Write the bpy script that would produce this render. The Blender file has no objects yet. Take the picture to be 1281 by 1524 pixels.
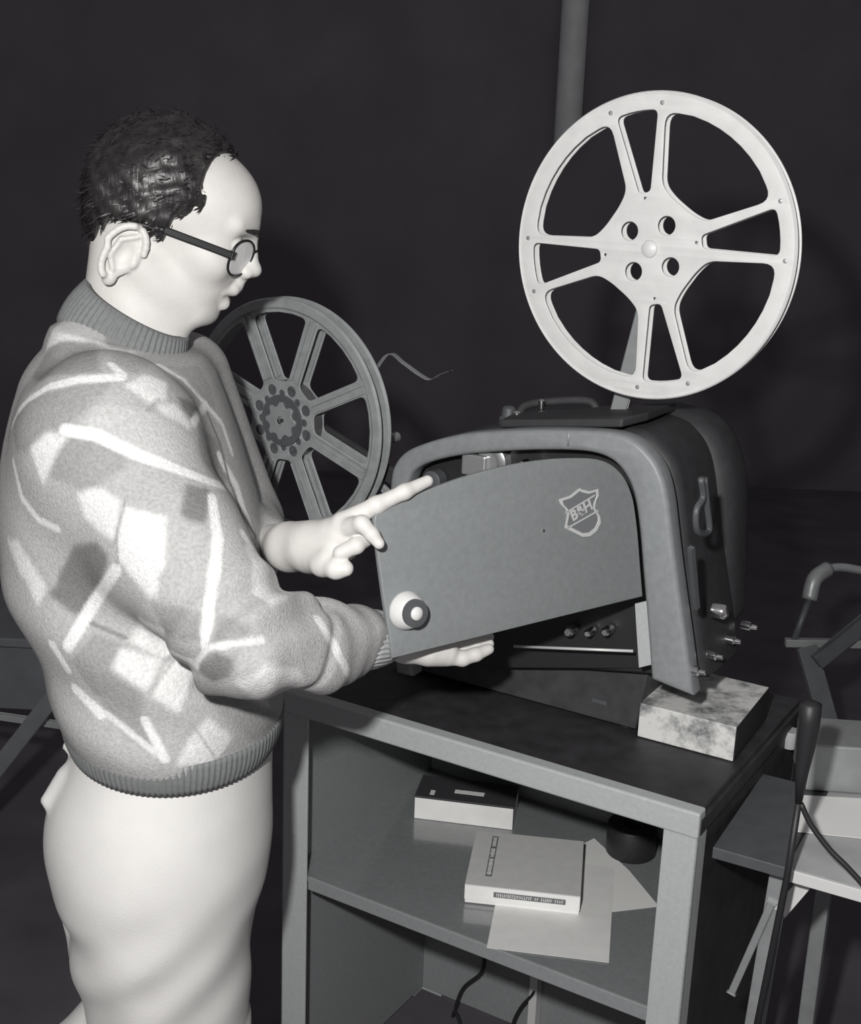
import bpy, bmesh, math, random
import numpy as np
import openvdb
from mathutils import Vector, Matrix
from mathutils.bvhtree import BVHTree
random.seed(7); RNG = np.random.RandomState(5)
COL = bpy.context.scene.collection
SC = bpy.context.scene

# ------------------------------------------------------------------ camera geometry (1281 x 1524 frame)
CH = 1.62; PITCH = math.radians(15.6); ROLL = math.radians(2.16); F = 1956.0
cp, sp = math.cos(PITCH), math.sin(PITCH)
_r = np.array([1, 0, 0.]); FWD = np.array([0, cp, -sp]); _u = np.array([0, sp, cp])
cr, sr = math.cos(ROLL), math.sin(ROLL)
RGT = cr * _r + sr * _u; UPV = -sr * _r + cr * _u
CAM = np.array([0, 0, CH])
def ray(px, py): return FWD + (px - 640.5) / F * RGT - (py - 762) / F * UPV
def UY(px, py, Y): r = ray(px, py); return CAM + r * (Y / r[1])
def UZ(px, py, Z): r = ray(px, py); return CAM + r * ((Z - CH) / r[2])
def UD(px, py, d): return CAM + ray(px, py) * d
def UP(px, py, P0, n): r = ray(px, py); return CAM + r * (((np.array(P0) - CAM) @ n) / (r @ n))
def V3(p): return Vector((float(p[0]), float(p[1]), float(p[2])))

# ------------------------------------------------------------------ materials
def mat(name, col, rough=.6, metal=0., noise=0., nscale=30., bump=0., bscale=200., spec=.5, coat=0., stretch=None):
    m = bpy.data.materials.new(name); m.use_nodes = True
    nt = m.node_tree; b = nt.nodes['Principled BSDF']
    if not isinstance(col, (tuple, list)): col = (col, col, col)
    b.inputs['Base Color'].default_value = (*col, 1)
    b.inputs['Roughness'].default_value = rough; b.inputs['Metallic'].default_value = metal
    b.inputs['Specular IOR Level'].default_value = spec
    b.inputs['Coat Weight'].default_value = coat
    tc = nt.nodes.new('ShaderNodeTexCoord'); vec = tc.outputs['Object']
    if stretch:
        mp = nt.nodes.new('ShaderNodeMapping'); mp.inputs['Scale'].default_value = stretch
        nt.links.new(vec, mp.inputs['Vector']); vec = mp.outputs['Vector']
    if noise:
        n = nt.nodes.new('ShaderNodeTexNoise'); n.inputs['Scale'].default_value = nscale; n.inputs['Detail'].default_value = 6
        nt.links.new(vec, n.inputs['Vector'])
        r = nt.nodes.new('ShaderNodeMapRange'); r.inputs['From Min'].default_value = .3; r.inputs['From Max'].default_value = .7
        r.inputs['To Min'].default_value = 1 - noise; r.inputs['To Max'].default_value = 1 + noise
        nt.links.new(n.outputs['Fac'], r.inputs['Value'])
        x = nt.nodes.new('ShaderNodeMix'); x.data_type = 'RGBA'; x.blend_type = 'MULTIPLY'; x.inputs['Factor'].default_value = 1
        x.inputs['A'].default_value = (*col, 1); nt.links.new(r.outputs['Result'], x.inputs['B'])
        nt.links.new(x.outputs['Result'], b.inputs['Base Color'])
    if bump:
        n2 = nt.nodes.new('ShaderNodeTexNoise'); n2.inputs['Scale'].default_value = bscale; n2.inputs['Detail'].default_value = 4
        nt.links.new(vec, n2.inputs['Vector'])
        bp = nt.nodes.new('ShaderNodeBump'); bp.inputs['Strength'].default_value = bump; bp.inputs['Distance'].default_value = .002
        nt.links.new(n2.outputs['Fac'], bp.inputs['Height']); nt.links.new(bp.outputs['Normal'], b.inputs['Normal'])
    return m
M = {}
M['wall'] = mat('wall', (.125, .112, .13), .9, noise=.12, nscale=3)
M['floor'] = mat('floor', (.085, .077, .088), .8, noise=.2, nscale=6)
M['pole'] = mat('pole', (.50, .51, .52), .6, noise=.1, nscale=12)
M['cartgrey'] = mat('cart_grey', (.44, .455, .46), .5, noise=.05, nscale=160, bump=.1)
M['cartpanel'] = mat('cart_panel', (.25, .26, .265), .6, noise=.06, nscale=150)
M['shelf'] = mat('shelf', (.22, .23, .235), .2, noise=.07, nscale=120, spec=.9, coat=.6)
M['blacktop'] = mat('black_top', (.035, .033, .036), .55, noise=.3, nscale=30)
M['projband'] = mat('projector_grey', (.24, .252, .258), .45, noise=.08, nscale=90, bump=.15, bscale=500)
M['projdark'] = mat('projector_dark', (.034, .034, .037), .6, noise=.15, nscale=50)
M['projbase'] = mat('projector_base', (.045, .045, .048), .7, noise=.25, nscale=40)
M['door'] = mat('door_grey', (.215, .227, .23), .5, noise=.06, nscale=120, bump=.15, bscale=600)
M['black'] = mat('black', (.02, .02, .022), .5)
M['chrome'] = mat('chrome', (.8, .8, .8), .18, 1.)
M['silver'] = mat('silver', (.55, .56, .56), .35, .7)
M['trim'] = mat('emblem_line', (.62, .63, .62), .4, .2)
M['reelwhite'] = mat('reel_white', (.66, .66, .65), .42, noise=.05, nscale=40, bump=.08)
M['reelgrey'] = mat('reel_grey', (.31, .32, .325), .45, .15, noise=.12, nscale=60)
M['film'] = mat('film', (.10, .10, .105), .3, spec=.6)
M['white'] = mat('white_card', (.90, .89, .87), .6, noise=.04, nscale=30)
M['boxtop'] = mat('box_top', (.62, .62, .61), .6, noise=.04, nscale=60)
M['paper'] = mat('paper', (.76, .76, .745), .7, noise=.04, nscale=40)
M['paperwhite'] = mat('paper_white', (.82, .82, .80), .7)
M['ink'] = mat('ink', (.05, .05, .055), .5)
M['inkgrey'] = mat('ink_grey', (.16, .165, .17), .6)
M['table'] = mat('table_top', (.42, .43, .43), .6, noise=.15, nscale=15)
M['tableedge'] = mat('table_edge', (.65, .65, .64), .5)
M['steel'] = mat('steel', (.33, .34, .345), .4, .3, noise=.1)
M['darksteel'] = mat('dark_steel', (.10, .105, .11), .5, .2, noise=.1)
M['darkbox'] = mat('dark_box', (.10, .105, .115), .8, noise=.15, nscale=12)
M['skin'] = mat('skin', (.63, .615, .59), .55, noise=.05, nscale=25, bump=.15, bscale=300)
M['trousers'] = mat('trousers', (.70, .69, .67), .85, noise=.03, nscale=20, bump=.3, bscale=700)
M['rib'] = mat('rib_knit', (.18, .187, .187), .95, noise=.1, nscale=200)
M['cuff'] = mat('cuff_knit', (.42, .43, .43), .95, noise=.1, nscale=200)
M['hair'] = mat('hair', (.022, .02, .02), .42, noise=.5, nscale=60, bump=1., bscale=120, spec=.6, stretch=(1, 1, .25))
M['glassframe'] = mat('spectacle_frame', (.015, .015, .016), .3)
M['shoe'] = mat('shoe', (.03, .03, .03), .4)

def film_box_mat():
    m = mat('film_box_print', (.6, .6, .59), .5)
    nt = m.node_tree; b = nt.nodes['Principled BSDF']; tc = nt.nodes['Texture Coordinate']
    n = nt.nodes.new('ShaderNodeTexNoise'); n.inputs['Scale'].default_value = 22; n.inputs['Detail'].default_value = 8; n.inputs['Roughness'].default_value = .7
    nt.links.new(tc.outputs['Object'], n.inputs['Vector'])
    r = nt.nodes.new('ShaderNodeValToRGB'); r.color_ramp.elements[0].position = .36; r.color_ramp.elements[1].position = .56
    r.color_ramp.elements[0].color = (.16, .165, .17, 1); r.color_ramp.elements[1].color = (.72, .72, .70, 1)
    nt.links.new(n.outputs['Fac'], r.inputs['Fac']); nt.links.new(r.outputs['Color'], b.inputs['Base Color'])
    return m
M['filmbox'] = film_box_mat()

def knit_mat():
    m = mat('argyle_knit', .5, .95, bump=.6, bscale=420, spec=.2)
    nt = m.node_tree; b = nt.nodes['Principled BSDF']; tc = nt.nodes['Texture Coordinate']
    a = nt.nodes.new('ShaderNodeAttribute'); a.attribute_name = 'pattern'
    n = nt.nodes.new('ShaderNodeTexNoise'); n.inputs['Scale'].default_value = 260; n.inputs['Detail'].default_value = 3
    nt.links.new(tc.outputs['Object'], n.inputs['Vector'])
    r = nt.nodes.new('ShaderNodeMapRange'); r.inputs['From Min'].default_value = .3; r.inputs['From Max'].default_value = .7
    r.inputs['To Min'].default_value = .86; r.inputs['To Max'].default_value = 1.12
    nt.links.new(n.outputs['Fac'], r.inputs['Value'])
    x = nt.nodes.new('ShaderNodeMix'); x.data_type = 'RGBA'; x.blend_type = 'MULTIPLY'; x.inputs['Factor'].default_value = 1
    nt.links.new(a.outputs['Color'], x.inputs['A']); nt.links.new(r.outputs['Result'], x.inputs['B'])
    nt.links.new(x.outputs['Result'], b.inputs['Base Color'])
    return m
M['knit'] = knit_mat()

def lens_mat():
    m = bpy.data.materials.new('spectacle_lens'); m.use_nodes = True; nt = m.node_tree
    b = nt.nodes['Principled BSDF']; out = nt.nodes['Material Output']
    b.inputs['Base Color'].default_value = (.95, .95, .94, 1); b.inputs['Roughness'].default_value = .3  # milky white base colour stands in for flash glare on the lens
    t = nt.nodes.new('ShaderNodeBsdfTransparent'); mx = nt.nodes.new('ShaderNodeMixShader'); mx.inputs['Fac'].default_value = .85
    nt.links.new(t.outputs[0], mx.inputs[1]); nt.links.new(b.outputs[0], mx.inputs[2]); nt.links.new(mx.outputs[0], out.inputs['Surface'])
    return m
M['lens'] = lens_mat()

# ------------------------------------------------------------------ object helpers
def link(name, me, m=None, parent=None, smooth=False, world=True):
    o = bpy.data.objects.new(name, me); COL.objects.link(o)
    if m is not None and me is not None:
        me.materials.clear(); me.materials.append(m)
    if smooth and me is not None:
        me.polygons.foreach_set('use_smooth', [True] * len(me.polygons))
    if parent is not None:
        o.parent = parent
        if world: o.matrix_parent_inverse = Matrix.Translation(parent.location).inverted() if parent.rotation_euler[:] == (0, 0, 0) else parent.matrix_basis.inverted()
    return o
def thing(name, label, cat, loc, group=None):
    o = bpy.data.objects.new(name, None); COL.objects.link(o); o.location = V3(loc); o.empty_display_size = .05
    tag(o, label, cat, group); return o
def tag(o, label, cat, group=None):
    o['label'] = label; o['category'] = cat
    if group: o['group'] = group
    return o
def struct(o): o['kind'] = 'structure'; return o
def bm_mesh(bm, name='m'):
    me = bpy.data.meshes.new(name); bmesh.ops.recalc_face_normals(bm, faces=bm.faces); bm.to_mesh(me); bm.free(); return me
def bevel_bm(bm, w, seg=2):
    if w > 0: bmesh.ops.bevel(bm, geom=bm.edges[:], offset=w, segments=seg, profile=.5, affect='EDGES', clamp_overlap=True)
def obox(bm, c, ax, half, bev=0.):
    """oriented box: centre c, axes ax (3 unit vectors), half sizes"""
    t = bmesh.new(); bmesh.ops.create_cube(t, size=2)
    for v in t.verts:
        p = np.array(c, float) + sum(np.array(ax[i]) * half[i] * v.co[i] for i in range(3)); v.co = V3(p)
    bevel_bm(t, bev); me = bpy.data.meshes.new('t'); t.to_mesh(me); t.free(); bm.from_mesh(me); bpy.data.meshes.remove(me)
def box_obj(name, c, ax, half, m, parent=None, bev=.002):
    bm = bmesh.new(); obox(bm, c, ax, half, bev); return link(name, bm_mesh(bm), m, parent)
def tube_bm(bm, pts, rad, n=12, caps=True):
    pts = [V3(p) for p in pts]; rr = rad if isinstance(rad, (list, tuple)) else [rad] * len(pts); rings = []; prev = None
    for i, p in enumerate(pts):
        d = (pts[min(i + 1, len(pts) - 1)] - pts[max(i - 1, 0)]).normalized()
        a = prev if prev is not None else (Vector((0, 0, 1)) if abs(d.z) < .9 else Vector((1, 0, 0)))
        s = d.cross(a).normalized(); a = s.cross(d).normalized(); prev = a
        rings.append([bm.verts.new(p + (s * math.cos(t) + a * math.sin(t)) * rr[i]) for t in [2 * math.pi * k / n for k in range(n)]])
    for i in range(len(rings) - 1):
        for k in range(n): bm.faces.new((rings[i][k], rings[i][(k + 1) % n], rings[i + 1][(k + 1) % n], rings[i + 1][k]))
    if caps: bm.faces.new(rings[0][::-1]); bm.faces.new(rings[-1])
def spl(pts, n=8):
    pts = [np.array(p, float) for p in pts]; P = [2 * pts[0] - pts[1]] + pts + [2 * pts[-1] - pts[-2]]; out = []
    for i in range(1, len(P) - 2):
        for k in range(n):
            t = k / n
            out.append(.5 * ((2 * P[i]) + (-P[i - 1] + P[i + 1]) * t + (2 * P[i - 1] - 5 * P[i] + 4 * P[i + 1] - P[i + 2]) * t * t + (-P[i - 1] + 3 * P[i] - 3 * P[i + 1] + P[i + 2]) * t ** 3))
    out.append(pts[-1]); return out
def tube(name, pts, rad, m, parent=None, n=12):
    bm = bmesh.new(); tube_bm(bm, pts, rad, n); return link(name, bm_mesh(bm), m, parent, smooth=True)
def cyl_along(bm, p, d, r, L, n=32, prof=None):
    """lathe along direction d from p. prof = list of (t, r)"""
    d = V3(d).normalized(); a = Vector((0, 0, 1)) if abs(d.z) < .9 else Vector((1, 0, 0)); s = d.cross(a).normalized(); a = s.cross(d)
    prof = prof or [(0, 0), (0, r), (L, r), (L, 0)]; rings = []
    for t, rr in prof:
        c = V3(p) + d * t
        rings.append([bm.verts.new(c)] if rr < 1e-6 else [bm.verts.new(c + (s * math.cos(2 * math.pi * k / n) + a * math.sin(2 * math.pi * k / n)) * rr) for k in range(n)])
    for A, B in zip(rings, rings[1:]):
        for k in range(n):
            k2 = (k + 1) % n
            if len(A) == 1 and len(B) == 1: continue
            if len(A) == 1: bm.faces.new((A[0], B[k], B[k2]))
            elif len(B) == 1: bm.faces.new((A[k], A[k2], B[0]))
            else: bm.faces.new((A[k], A[k2], B[k2], B[k]))
def lathe(name, p, d, prof, m, parent=None, n=40, smooth=False):
    bm = bmesh.new(); cyl_along(bm, p, d, 0, 0, n, prof)
    o = link(name, bm_mesh(bm), m, parent); 
    if smooth: sm(o)
    return o
def sm(o, ang=40):
    me = o.data; me.polygons.foreach_set('use_smooth', [True] * len(me.polygons)); me.set_sharp_from_angle(angle=math.radians(ang))
    return o
def plate_mesh(contours, thick, bev, frame):
    """filled plate with holes: contours in local 2D (list of lists), frame=(origin, ex, ey) ; thickness centred on the plane"""
    cu = bpy.data.curves.new('c', 'CURVE'); cu.dimensions = '2D'; cu.fill_mode = 'BOTH'
    cu.extrude = max(thick / 2 - bev, 0); cu.bevel_depth = bev; cu.bevel_resolution = 2; cu.offset = -bev
    for ct in contours:
        s = cu.splines.new('POLY'); s.points.add(len(ct) - 1); s.use_cyclic_u = True
        for i, (x, y) in enumerate(ct): s.points[i].co = (x, y, 0, 1)
    ob = bpy.data.objects.new('tmp', cu); COL.objects.link(ob)
    dg = bpy.context.evaluated_depsgraph_get(); dg.update()
    me = bpy.data.meshes.new_from_object(ob.evaluated_get(dg)); bpy.data.objects.remove(ob); bpy.data.curves.remove(cu)
    O, ex, ey = [V3(q) for q in frame]; ez = ex.cross(ey).normalized()
    Mx = Matrix(((ex.x, ey.x, ez.x, O.x), (ex.y, ey.y, ez.y, O.y), (ex.z, ey.z, ez.z, O.z), (0, 0, 0, 1)))
    me.transform(Mx); bm = bmesh.new(); bm.from_mesh(me); bmesh.ops.remove_doubles(bm, verts=bm.verts, dist=1e-5)
    bpy.data.meshes.remove(me); return bm_mesh(bm)
def fillet(pts, r, n=5):
    """round polygon corners, r scalar or list"""
    out = []; N = len(pts)
    for i in range(N):
        p = np.array(pts[i], float); a = np.array(pts[i - 1], float); b = np.array(pts[(i + 1) % N], float)
        ri = r[i] if isinstance(r, (list, tuple)) else r
        if ri <= 0: out.append(tuple(p)); continue
        da = (a - p); la = np.linalg.norm(da); da /= la; db = (b - p); lb = np.linalg.norm(db); db /= lb
        t = min(ri, la * .48, lb * .48); p0 = p + da * t; p1 = p + db * t
        for k in range(n + 1):
            s = k / n; out.append(tuple((1 - s) ** 2 * p0 + 2 * s * (1 - s) * p + s * s * p1))
    return out
def circ(cx, cy, r, n=32): return [(cx + r * math.cos(2 * math.pi * k / n), cy + r * math.sin(2 * math.pi * k / n)) for k in range(n)]

X, Y, Z = np.eye(3)
YAW = math.radians(31.07)
E1 = np.array([math.cos(YAW), -math.sin(YAW), 0]); ED = np.array([math.sin(YAW), math.cos(YAW), 0])
R0 = np.array([.3635, 1.5333, .8])
def CP(u, v, z): return R0 + u * E1 + v * ED + (z - .8) * Z       # cart frame (u right, v back, z up)

# ------------------------------------------------------------------ setting
box_obj('floor', (0, 3.0, -.03), (X, Y, Z), (4.6, 4.0, .03), M['floor'], bev=0)
struct(bpy.data.objects['floor'])
w = box_obj('wall_back', (0, 6.55, 2.1), (X, Y, Z), (4.6, .05, 2.1), M['wall'], bev=0); struct(w)
w = box_obj('wall_left', (-4.55, 3.2, 2.1), (X, Y, Z), (.05, 3.3, 2.1), M['wall'], bev=0); struct(w)
w = box_obj('wall_right', (4.55, 3.2, 2.1), (X, Y, Z), (.05, 3.3, 2.1), M['wall'], bev=0); struct(w)
pc = UY(853, 60, 6.435); pb = UY(851, 216, 6.435)
o = lathe('pipe', (pc[0], pc[1], pb[2]), Z, [(0, 0), (0, .063), (4.2 - pb[2], .063), (4.2 - pb[2], 0)], M['pole'], smooth=True)
tag(o, 'grey vertical pipe coming down the dark back wall above the white reel', 'pipe')

# ------------------------------------------------------------------ cart
W = .678; D = .455; PW = .024
cart = thing('equipment_cart', 'grey metal two-level cart with black top carrying the film projector', 'cart', CP(-W / 2, D / 2, 0))
AX = (E1, ED, Z)
box_obj('top', CP(-W / 2, D / 2, .787), AX, (W / 2 - .004, D / 2 - .003, .012), M['blacktop'], cart, .002)
box_obj('top_rail', CP(-W / 2, .009, .783), AX, (W / 2, .012, .0185), M['cartgrey'], cart, .003)
box_obj('top_rail', CP(-W + .009, D / 2, .783), AX, (.011, D / 2 - .004, .0175), M['cartgrey'], cart, .003)
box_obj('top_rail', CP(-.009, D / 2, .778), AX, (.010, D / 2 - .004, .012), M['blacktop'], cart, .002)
# posts : folded angle sections
def post(u, v, su, sv, m, z1=.766):
    bm = bmesh.new()
    obox(bm, CP(u + su * PW, v + sv * .002, z1 / 2), AX, (PW, .002, z1 / 2), .0008)
    obox(bm, CP(u + su * .002, v + sv * .016, z1 / 2), AX, (.002, .016, z1 / 2), .0008)
    return link('post', bm_mesh(bm), m, cart)
post(-W, 0, 1, 1, M['cartgrey']); post(0, 0, -1, 1, M['cartgrey']); post(-W, D, 1, -1, M['cartgrey'])
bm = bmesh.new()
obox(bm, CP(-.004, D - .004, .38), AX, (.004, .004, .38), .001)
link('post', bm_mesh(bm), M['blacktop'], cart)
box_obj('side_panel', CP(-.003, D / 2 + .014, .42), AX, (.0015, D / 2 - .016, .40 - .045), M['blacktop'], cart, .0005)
SZ = .487
box_obj('shelf', CP(-W / 2, D / 2, SZ - .004), AX, (W / 2 - .006, D / 2 - .006, .004), M['shelf'], cart, .001)
box_obj('shelf_lip', CP(-W / 2, .007, SZ - .010), AX, (W / 2 - .0485, .003, .0115), M['cartpanel'], cart, .0015)
box_obj('side_panel', CP(-W + .006, D / 2, .39), AX, (.0015, D / 2 - .006, .38), M['cartpanel'], cart, .0005)
box_obj('back_panel', CP(-W / 2, D - .008, .39), AX, (W / 2 - .008, .0015, .38), M['cartpanel'], cart, .0005)
pz = CP(-.447, D - .014, .2)
box_obj('back_strip', CP(-.418, D - .022, .24), AX, (.008, .011, .235), M['tableedge'], cart, .001)
for u0, v0 in ((-W + .03, .03), (-.03, .03), (-W + .03, D - .03), (-.03, D - .03)):
    pass
for pxs in (((717, 1446), (690, 1470), (678, 1500), (672, 1540), (670, 1600)), ((796, 1474), (775, 1500), (762, 1530), (755, 1590))):
    pts = [UP(x, y, CP(0, D - .03, 0), ED) for x, y in pxs]
    pts = [UP(pxs[0][0] + 4, pxs[0][1] - 34, CP(0, D - .013, 0), ED)] + pts; e = pts[-1].copy(); pts.append(np.array([e[0], e[1] - .02, .012])); pts.append(np.array([e[0] + .02, e[1] - .08, .006]))
    lab = 'black cable curving down inside the cart beside the pale strip' if pxs[0][0] < 750 else 'short black cable hanging inside the cart, right of the pale strip'
    tag(tube('cable', spl(pts), .0035, M['black']), lab, 'cable', None)

# ------------------------------------------------------------------ things on the shelf
SZT = SZ + .0003
def quadbox(name, fl, fr, bl, br, z0, h, m, parent=None, bev=.0012):
    bm = bmesh.new(); base = [bm.verts.new(V3((p[0], p[1], z0))) for p in (fl, fr, br, bl)]
    top = [bm.verts.new(v.co + Vector((0, 0, h))) for v in base]
    bm.faces.new(base[::-1]); bm.faces.new(top)
    for i in range(4): bm.faces.new((base[i], base[(i + 1) % 4], top[(i + 1) % 4], top[i]))
    bevel_bm(bm, bev); return link(name, bm_mesh(bm), m, parent)
# back box with black lid
a = UZ(616, 1218, SZ); b = UZ(762, 1236, SZ); ex = (b - a); L1 = np.linalg.norm(ex); ex /= L1; ey = np.cross(Z, ex)
bx = thing('film_carton', 'small white carton with a black printed top, at the back of the shelf', 'box', a)
c1 = a + ex * L1 / 2 + ey * .04
box_obj('carton_body', c1 + Z * .0205, (ex, ey, Z), (L1 / 2, .04, .020), M['white'], bx, .001)
lid = box_obj('carton_lid', c1 + Z * .0425, (ex, ey, Z), (L1 / 2 + .0005, .0405, .0018), M['ink'], bx, .0006)
box_obj('label_strip', c1 + Z * .0447 - ey * .008 + ex * .005, (ex, ey, Z), (.026, .006, .0003), M['paperwhite'], bx, 0)
box_obj('label_strip', c1 + Z * .0447 - ey * .022 - ex * .058, (ex, ey, Z), (.004, .008, .0003), M['paper'], bx, 0)
# sheets of paper
def sheet(name, pts, z, m, label):
    bm = bmesh.new(); base = []
    for (x, y) in pts: base.append(bm.verts.new(V3(UZ(x, y, z))))
    f = bm.faces.new(base); r = bmesh.ops.extrude_face_region(bm, geom=[f])
    for v in r['geom']:
        if isinstance(v, bmesh.types.BMVert): v.co.z += .0006
    return tag(link(name, bm_mesh(bm), m), label, 'paper')
sheet('paper_sheet', [(870, 1362), (980, 1349), (936, 1296), (884, 1248), (855, 1262)], SZT, M['paperwhite'], 'white sheet with a pointed corner showing right of the flat box')
sheet('paper_sheet', [(724, 1411), (906, 1433), (914, 1292), (752, 1272)], SZT + .0008, M['paper'], 'grey-white sheet lying under the flat white box on the shelf')
# flat box
z2 = SZT + .0016; hb = .032
a = UZ(690, 1343, z2); b = UZ(862, 1362, z2); ex = b - a; L2 = np.linalg.norm(ex); ex /= L2; ey = np.cross(Z, ex)
fb = thing('flat_box', 'flat white cardboard box with dark label strips in the middle of the shelf', 'box', a)
Dp = .170
c2 = a + ex * L2 / 2 + ey * Dp / 2
box_obj('box_tray', c2 + Z * .004, (ex, ey, Z), (L2 / 2 - .0012, Dp / 2 - .0012, .004), M['white'], fb, .0006)
box_obj('box_lid', c2 + Z * (.006 + (hb - .006) / 2), (ex, ey, Z), (L2 / 2, Dp / 2, (hb - .006) / 2), M['boxtop'], fb, .001)
box_obj('front_label', a + ex * L2 * .5 - ey * .0004 + Z * (.006 + (hb - .006) / 2), (ex, ey, Z), (L2 / 2 - .001, .0004, (hb - .008) / 2), M['white'], fb, 0)
def glyph_strip(name, c, exx, eyy, L, h, parent, nrm, seed):
    """dark title strip with a row of light, letter-like strokes (too small to read in the photo)"""
    o = box_obj(name, c, (exx, nrm, eyy), (L / 2, .0003, h / 2), M['inkgrey'], parent, 0)
    rnd = random.Random(seed); bm = bmesh.new(); x = -L / 2 + .004
    while x < L / 2 - .004:
        wd = rnd.uniform(.0016, .003)
        if rnd.random() > .12:
            hh = rnd.uniform(.5, .75) * h
            obox(bm, np.array(c) + exx * (x + wd / 2) + nrm * .0005, (exx, nrm, eyy), (.0005, .0002, hh / 2), 0)
            obox(bm, np.array(c) + exx * (x + wd / 2 + .0007) + nrm * .0005 + eyy * rnd.choice((-1, 0, 1)) * hh * .35, (exx, nrm, eyy), (.0008, .0002, .0005), 0)
        x += wd + .0008
    link('lettering', bm_mesh(bm), M['paper'], o)
glyph_strip('title_strip', a + ex * L2 * .565 - ey * .0012 + Z * .020, ex, Z, L2 * .62, .0088, fb, -ey, 3)
glyph_strip('title_strip', a + ex * .034 + ey * .092 + Z * (hb + .0004), ey, -ex, .125, .010, fb, Z, 9)
# dark roll behind
rc = UZ(938, 1268, SZ); 
rl = thing('tape_roll', 'dark round roll standing behind the flat box, partly under the cart top', 'roll', rc)
lathe('roll_body', rc + Z * 0.0004, Z, [(0, .018), (0, .040), (.003, .042), (.050, .042), (.053, .040), (.053, .018), (0, .018)], M['black'], rl, smooth=True)
lathe('core', rc + Z * .001, Z, [(0, .014), (0, .018), (.050, .018), (.050, .014), (0, .014)], M['darksteel'], rl, smooth=True)

# ------------------------------------------------------------------ projector
VP = .09
Ofr = R0 + VP * ED
def fr2(px, py):                       # point in the projector's front plane -> (u, z)
    p = UP(px, py, Ofr, ED); d = p - Ofr; return (float(d @ E1), float(p[2] - .8))
outer_px = [(1030, 1037), (1021, 965), (1012, 900), (1004, 840), (998, 790), (993, 748), (986, 715), (975, 690), (960, 671), (942, 656), (915, 646), (880, 642), (800, 640), (743, 642), (700, 645), (670, 650), (635, 659), (604, 672), (587, 690), (580, 715), (577, 780), (580, 900), (588, 1003)]
inner_px = [(968, 1012), (962, 930), (955, 850), (950, 790), (943, 742), (932, 712), (914, 689), (888, 676), (850, 671), (780, 671), (702, 676), (655, 684), (624, 695), (609, 712), (604, 750), (606, 850), (612, 1008)]
outer = [fr2(*p[:2]) for p in spl(outer_px, 4)]; inner = [fr2(*p[:2]) for p in spl(inner_px, 4)]
pj = thing('film_projector', 'grey metal film projector with its side door swung open, on the cart', 'projector', CP(-.3, .18, .8))
FRM = (Ofr, E1, Z)
ring = outer + inner[::-1]
def frame_at(v): return (R0 + v * ED, E1, Z)
o = link('front_frame', plate_mesh([ring], .036, .007, frame_at(VP + .018)), M['projband'], pj); sm(o, 50)
def shrink(pts, s, c=None, up=0):
    c = c or (sum(p[0] for p in pts) / len(pts), sum(p[1] for p in pts) / len(pts))
    return [(c[0] + (p[0] - c[0]) * s, c[1] + (p[1] - c[1]) * s + up) for p in pts]
body = [(p[0], p[1]) for p in outer]
body_full = shrink(body, .985)
o = link('case', plate_mesh([body_full], .150, .016, frame_at(VP + .036 + .02 + .075)), M['projdark'], pj); sm(o, 50)
# lamp house: rounded hump at the right rear
hump = fillet([(-.235, .15), (-.075, .15), (-.095, .38), (-.135, .455), (-.22, .465), (-.26, .44)], [.02, .02, .08, .06, .06, .04])
o = link('lamp_house', plate_mesh([hump], .10, .03, frame_at(VP + .24)), M['projdark'], pj); sm(o, 50)
# raised top deck of the case
deck = [fr2(*p) for p in ((735, 640), (930, 640), (925, 628), (745, 627))]
tpl = []
bm = bmesh.new()
pp = [UP(743, 641, R0 + (VP + .03) * ED, ED), UP(925, 641, R0 + (VP + .03) * ED, ED)]
q0 = pp[0] + Z * .004; q1 = pp[1] + Z * .004
vs = [bm.verts.new(V3(p)) for p in (q0, q1, q1 + E1 * .016 + ED * .05 + Z * .004, q1 + E1 * .01 + ED * .17, q0 + ED * .17 + E1 * .05, q0 + ED * .06 - E1 * .01)]
f = bm.faces.new(vs); r = bmesh.ops.extrude_face_region(bm, geom=[f])
for v in r['geom']:
    if isinstance(v, bmesh.types.BMVert): v.co.z += .012
bevel_bm(bm, .003); o = link('top_deck', bm_mesh(bm), M['projdark'], pj)
# interior back plate and parts
o = link('interior_plate', plate_mesh([shrink(inner, .999)], .004, .0005, frame_at(VP + .052)), M['black'], pj)
def PI_(px, py, v): return UP(px, py, R0 + v * ED, ED)
p = PI_(722, 690, VP + .02)
lathe('film_gate', p + Z * .0 + ED * .03, -ED, [(0, 0), (0, .026), (.018, .026), (.022, .020), (.028, .018), (.028, 0)], M['silver'], pj, smooth=True)
box_obj('gate_block', PI_(712, 690, VP + .03), AX, (.020, .016, .016), M['silver'], pj, .003)
lathe('guide_roller', PI_(784, 690, VP + .03), -ED, [(0, 0), (0, .007), (.02, .008), (.022, .006), (.022, 0)], M['chrome'], pj, smooth=True)
lathe('guide_roller', PI_(652, 712, VP + .045), -ED, [(0, 0), (0, .015), (.02, .015), (.022, .010), (.022, 0)], M['darksteel'], pj, smooth=True)
for x, y, r in ((853, 936, .008), (882, 938, .006), (908, 936, .007)):
    lathe('guide_roller', PI_(x, y, VP + .045), -ED, [(0, 0), (0, r), (.016, r), (.02, r * .6), (.02, 0)], M['chrome'], pj, n=20, smooth=True)
# lower film rail and light inner panel
a = PI_(765, 962, VP + .01); b = PI_(942, 969, VP + .01)
tube('film_rail', [a, b], .0022, M['trim'], pj, 8)
o = link('inner_panel', plate_mesh([[fr2(*p) for p in ((942, 900), (963, 896), (972, 990), (948, 996))]], .006, .001, frame_at(VP + .008)), M['cartgrey'], pj)
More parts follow.
